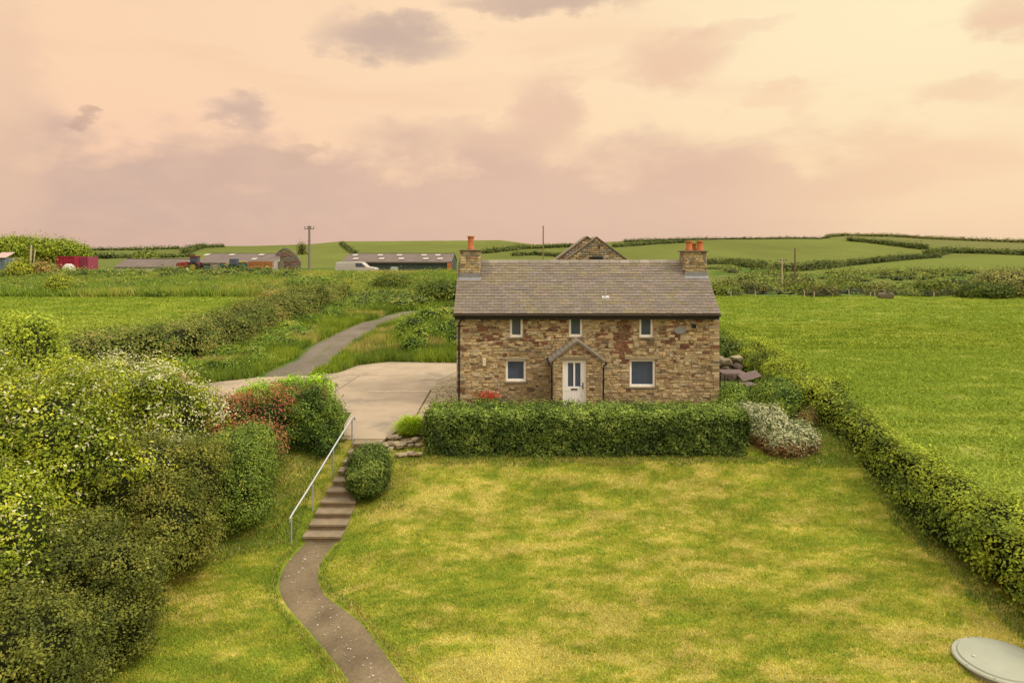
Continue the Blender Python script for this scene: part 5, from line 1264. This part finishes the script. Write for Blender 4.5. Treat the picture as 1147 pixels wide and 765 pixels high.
# pickup
D_ = 87; x0 = FX(377, D_); x1 = FX(423, D_); g_ = FZ(309.5, D_); L_ = x1-x0
t = empty('white_pickup', ((x0+x1)/2, D_, g_), 'white pickup with a hard top over its bed, parked on the farm lane', 'pickup')
pr_ = [(0, .45), (0, 1.0), (.02, 1.78), (.55, 1.82), (.66, 1.78), (.78, 1.22), (.97, 1.08), (1.0, .85), (1.0, .45)]
mb = MB(); mb.prism([(x0+u*L_, D_-.85, g_+z_) for u, z_ in pr_], (0, 1.7, 0)); mb.build('body', M['white'], t, bevel=.05)
MB().prism([(x0+L_*u, D_-.87, g_+z_) for u, z_ in ((.50, 1.2), (.50, 1.68), (.635, 1.68), (.735, 1.2))], (0, 1.74, 0)).build('side_window', M['glass'], t)
MB().box(x0+.05*L_, x0+.47*L_, D_-.858, D_+.858, g_+1.16, g_+1.20).build('trim', M['galv'], t)
MB().box(x0+L_*.985, x0+L_*1.012, D_-.8, D_+.8, g_+.5, g_+.72).build('bumper', M['dark'], t)
for yy in (-.6, .6): MB().box(x0+L_*.985, x0+L_*1.008, D_+yy-.15, D_+yy+.15, g_+.8, g_+.98).build('headlight', M['skyl'], t)
for u in (.2, .82):
    for yy in (-.78, .78): wheel(t, x0+u*L_, D_+yy, g_+.38, .38, .24, 'tyre')
mb = MB(); mb.obox(((FX(345, 90)+FX(400, 90))/2, 90, H(FX(370, 90), 90)+.05), (4.5, 0, 0), (0, 1.6, 0), (0, 0, .05)); tag(mb.build('farm_lane', M['concrete']), kind='structure')
mb = MB(); mb.box(FX(437, 98), FX(445, 98), 98, 98.8, H(FX(440, 98), 98), H(FX(440, 98), 98)+.9); tag(mb.build('water_trough', M['galv'], bevel=.03), 'grey metal trough in front of the long dark shed', 'trough')

# ---------- poles
def pole(label, px, pt, pb, D_, arm=True, m_=M['wood'], r_=.13, group='poles'):
    xx = FX(px, D_); z0 = H(xx, D_)-.3; z1 = FZ(pt, D_)
    root = empty('telegraph_pole', (xx, D_, z0), label, 'telegraph pole')
    MB().tube([(xx, D_, z0), (xx, D_, z1)], [r_, r_*.75], 10).build('pole', m_, root, smooth=True)
    if arm:
        MB().box(xx-.75, xx+.75, D_-.08, D_+.02, z1-.55, z1-.42).build('crossarm', m_, root)
        for k in (-.68, -.25, .25, .68): b = MB(); b.lathe((xx+k, D_-.03, z1-.42), [(.03, 0), (.03, .12), (.075, .14), (.075, .22), (.05, .3)], 8); b.build('insulator', M['white'] if arm == 2 else M['dark'], root)
    return root
pole('telegraph pole with a crossarm standing on the left between the ruin and the long shed', 346.5, 253, 302, 105, True, mat('grey_wood', (.20, .165, .135), var=.2), .2)
o = pole('plain thin pole rising straight behind the cottage roof', 608.5, 253, 292, 62, False, M['wood'], .075)
pole('brown pole without a crossarm in the scrub beyond the right-hand field', 890.5, 278, 318, 118, False, mat('brown_wood', (.17, .11, .065), var=.2), .16)
pole('pale pole with a crossarm in the scrub beyond the right-hand field', 876, 290, 328, 112, True, M['palewood'], .13)
# tripod pole on the hill left
# ---------- gates and fences
def gate(label, name, pxl, pxr, D_, pt, pb, bars, m_, cat='gate'):
    x0, x1 = FX(pxl, D_), FX(pxr, D_); z1 = FZ(pt, D_); z0 = FZ(pb, D_); root = empty(name, ((x0+x1)/2, D_, z0), label, cat)
    for xx in (x0, x1): MB().box(xx-.07, xx+.07, D_-.07, D_+.07, min(z0, H(xx, D_))-.3, z1+.12).build('post', m_, root)
    mb = MB()
    for k in range(bars): zz = z0+(z1-z0)*(k+.5)/bars; mb.box(x0+.07, x1-.07, D_-.03, D_+.03, zz-.035, zz+.035)
    mb.box(x0+.15, x0+.22, D_-.035, D_+.035, z0, z1); mb.box(x1-.22, x1-.15, D_-.035, D_+.035, z0, z1)
    mb.build('bars', m_, root)
gate('five-barred galvanised field gate at the right corner of the left meadow', 'field_gate', 268, 309, 70.0, 328.5, 339, 5, M['galv'])
gate('low white rail on the bank above the left meadow', 'feed_rail', 152, 169, 73, 321, 327, 1, M['palewood'], 'rail')
gate('short pale rail nearest the meadow edge on the left bank', 'feed_rail', 122, 128, 72, 320, 328, 1, M['palewood'], 'rail')
fl = empty('wire_fence', (0, 97, .2), 'wire fence on pale posts along the far edge of the right-hand field', 'fence')
for px in (819, 846, 901, 912, 951, 975, 980, 1046, 1083):
    px_ = px+.0; D2 = 92+(px % 7)*.5; xx = FX(px_, D2); zz = H(xx, D2); h_ = .75+.3*((px*7) % 5)/5
    MB().box(xx-.045, xx+.045, D2-.045, D2+.045, zz-.2, zz+h_*.9).build('post', M['palewood'], fl)
mb = MB()
for k in range(3):
    pts = [(FX(px, 93.5), 93.5, H(FX(px, 93.5), 93.5)+.35+k*.3) for px in range(812, 1150, 26)]; mb.tube(pts, .004, 4)
mb.build('wires', M['galv'], fl)
x0 = FX(992, 91); o = rock('boulder', (x0, 91, H(x0, 91)+.3), (2.2, 1.0, .9), 77, None, (.22, .18, .14)); tag(o, 'grey-brown stone lump at the far edge of the right-hand field', 'boulder')

# ---------- scrub beyond the right-hand field
GOR = [((.035, .045, .014), 3), ((.07, .075, .022), 3), ((.11, .115, .03), 2)]
GRB = [((.05, .075, .014), 3), ((.09, .12, .02), 3), ((.15, .17, .035), 1)]
r = random.Random(31); gl = 'gorse bushes scattered beyond the right-hand field'
spec = [(812, 322, 98, 40), (838, 319, 101, 46), (820, 317, 110, 34), (905, 322, 99, 44), (922, 326, 96, 34), (894, 317, 108, 34), (945, 317, 112, 38), (972, 324, 103, 46), (990, 328, 97, 30), (1012, 330, 96, 34), (1070, 328, 97, 44), (1095, 333, 95, 40), (1120, 336, 93, 36)]
for k, (px, py, D_, w) in enumerate(spec):
    fbush('gorse_bush', 'low dark gorse bush in the scrub band beyond the right-hand field', px, py, D_, w, 14, GOR if k % 3 else GRB, 400+k, 2600, .3, gl)
fbush('round_bush', 'tall round dark bush at the far right of the scrub, below the hillside hedge', 1043, 317, 97, 36, 30, [((.04, .06, .012), 3), ((.085, .105, .018), 3)], 431, 6000, .28)
fbush('grey_bush', 'big loose grey-green bush at the right edge, beyond the field', 1128, 305, 94, 62, 40, [((.07, .085, .025), 3), ((.14, .14, .05), 3), ((.19, .2, .06), 1)], 432, 12000, .28, lump=.45)
fbush('round_bush', 'dark leafy bush below the big grey-green bush at the right edge', 1105, 319, 92, 52, 30, [((.03, .05, .012), 3), ((.07, .095, .018), 3)], 433, 8000, .28)
def bandk(x, y):
    px = HX+F*x/y; py = HY+(CAMZ-h0(x, y))*F/y; return (px > 792) & (px < 1320) & (py > band_line(px)+1) & (y > 97)
massed('valley_scrub', 'low mixed scrub filling the shallow valley beyond the right-hand field', bandk, 150, (25, 200, 96, 215), 2.6, .7, 60000, .38, [((.045, .07, .016), 3), ((.085, .115, .022), 4), ((.12, .145, .035), 3), ((.15, .14, .05), 1)], 441)
# ---------- hedgerows on the hills
HR = [((.035, .05, .015), 3), ((.06, .08, .02), 3), ((.09, .105, .03), 1)]
def hrow(label, pts, n, size, w, h, seed, pal=HR, gap=None):
    L = [hit(a, b) for a, b in pts]
    D_ = np.mean([q[1] for q in L]); s = size
    o = hedge('hedgerow', L, n, s*.7, pal, seed, w*.42, h*.58, sq=.7, lump=.55, freq=.06, spread=s*.6, thick=.3, cluster=8, up=.5)
    return tag(o, label, 'hedgerow')
hrow('thick dark hedgerow climbing from the scrub to the right edge, between two green fields', [(868, 305), (905, 302.5), (940, 299), (985, 294), (1020, 291), (1052, 288.5)], 12000, .8, 3.0, 3.2, 501)
hrow('broad dark hedgerow along the top of the lighter field at the right edge', [(1040, 287), (1062, 283.5), (1090, 284), (1147, 286), (1230, 290)], 9000, 1.0, 4.5, 3.6, 502)
hrow('narrow hedgerow slanting down the hillside below the moorland on the right', [(952, 270), (985, 273.5), (1004, 276), (1036, 279.5)], 6000, 1.1, 3.5, 3.0, 503)
hrow('skyline hedgerow along the top of the big field right of the chimneys', [(700, 271.5), (740, 269.8), (785, 268.6), (840, 268.2), (900, 267.6), (930, 266.8)], 7000, 1.0, 2.5, 2.0, 504)
hrow('shaggy skyline growth along the moorland at the top right', [(928, 266), (945, 264.6), (965, 264.8), (1000, 265.6), (1040, 268), (1080, 269.8), (1147, 272), (1230, 275)], 14000, 1.1, 5, 2.6, 505, [((.07, .08, .025), 3), ((.11, .12, .035), 3)])
hrow('dark thicket-like hedgerow directly right of the right-hand chimney', [(790, 296), (812, 295.5), (832, 297.5), (850, 300)], 8000, .7, 6.5, 2.6, 506)
hrow('hedgerow behind the cottage chimney, left of the plain pole', [(542, 284), (565, 281.5), (590, 278.5), (640, 277)], 6000, .8, 3, 2.2, 507)
hrow('hedgerow at the field top just right of the barn gable', [(688, 277), (705, 275.8), (735, 273.5), (765, 272)], 5000, .9, 3, 2.2, 508)
hrow('short dark hedgerow crossing the skyline above the long dark shed', [(383, 274), (387, 278), (392, 282), (398, 285)], 2500, .8, 2.5, 1.8, 509)
hrow('bushy hedgerow on the skyline left of the open-fronted shed', [(206, 284), (216, 281), (228, 278), (250, 277)], 4500, .9, 3.5, 2.8, 510)
hrow('thin skyline hedgerow above the low slate shed', [(60, 281), (100, 280.8), (150, 280.4), (200, 279.2)], 4500, .9, 2.5, 1.6, 511)
hrow('low dark hedgerow at the foot of the hill behind the red container', [(108, 289.5), (120, 290), (160, 289), (215, 288)], 4000, .7, 2.5, 1.8, 512)
hrow('hedgerow running from the plain pole down behind the cottage ridge', [(575, 287), (600, 285.5), (630, 288)], 4000, .6, 2.5, 2.0, 513)
fbush('round_bush', 'low bright bush on the skyline side of the low slate shed', 164, 284.5, 170, 26, 6, GRB, 520, 1800, .5)
fbush('lone_bush', 'solitary dark bush on the green hill left of the telegraph pole', 338, 273, 260, 5, 6, GOR, 521, 900, .5)
# scattered white petals on the path
rg = np.random.default_rng(17); n = 90; k = rg.integers(0, len(PATH)-2, n); t = rg.random(n)[:, None]; q = PATH[k]*(1-t)+PATH[k+1]*t+rg.normal(0, .2, (n, 2)); 
P = np.stack([q[:, 0], q[:, 1], hgt(q[:, 0], q[:, 1])+.035], 1)
tag(leaf_mesh('fallen_petals', P, np.tile((0, 0, 3.), (n, 1)), .045, [((.6, .55, .5), 1)], None, material=M['petal'], seed=4), 'white petals scattered on the curved path', 'petals', None, 'stuff')
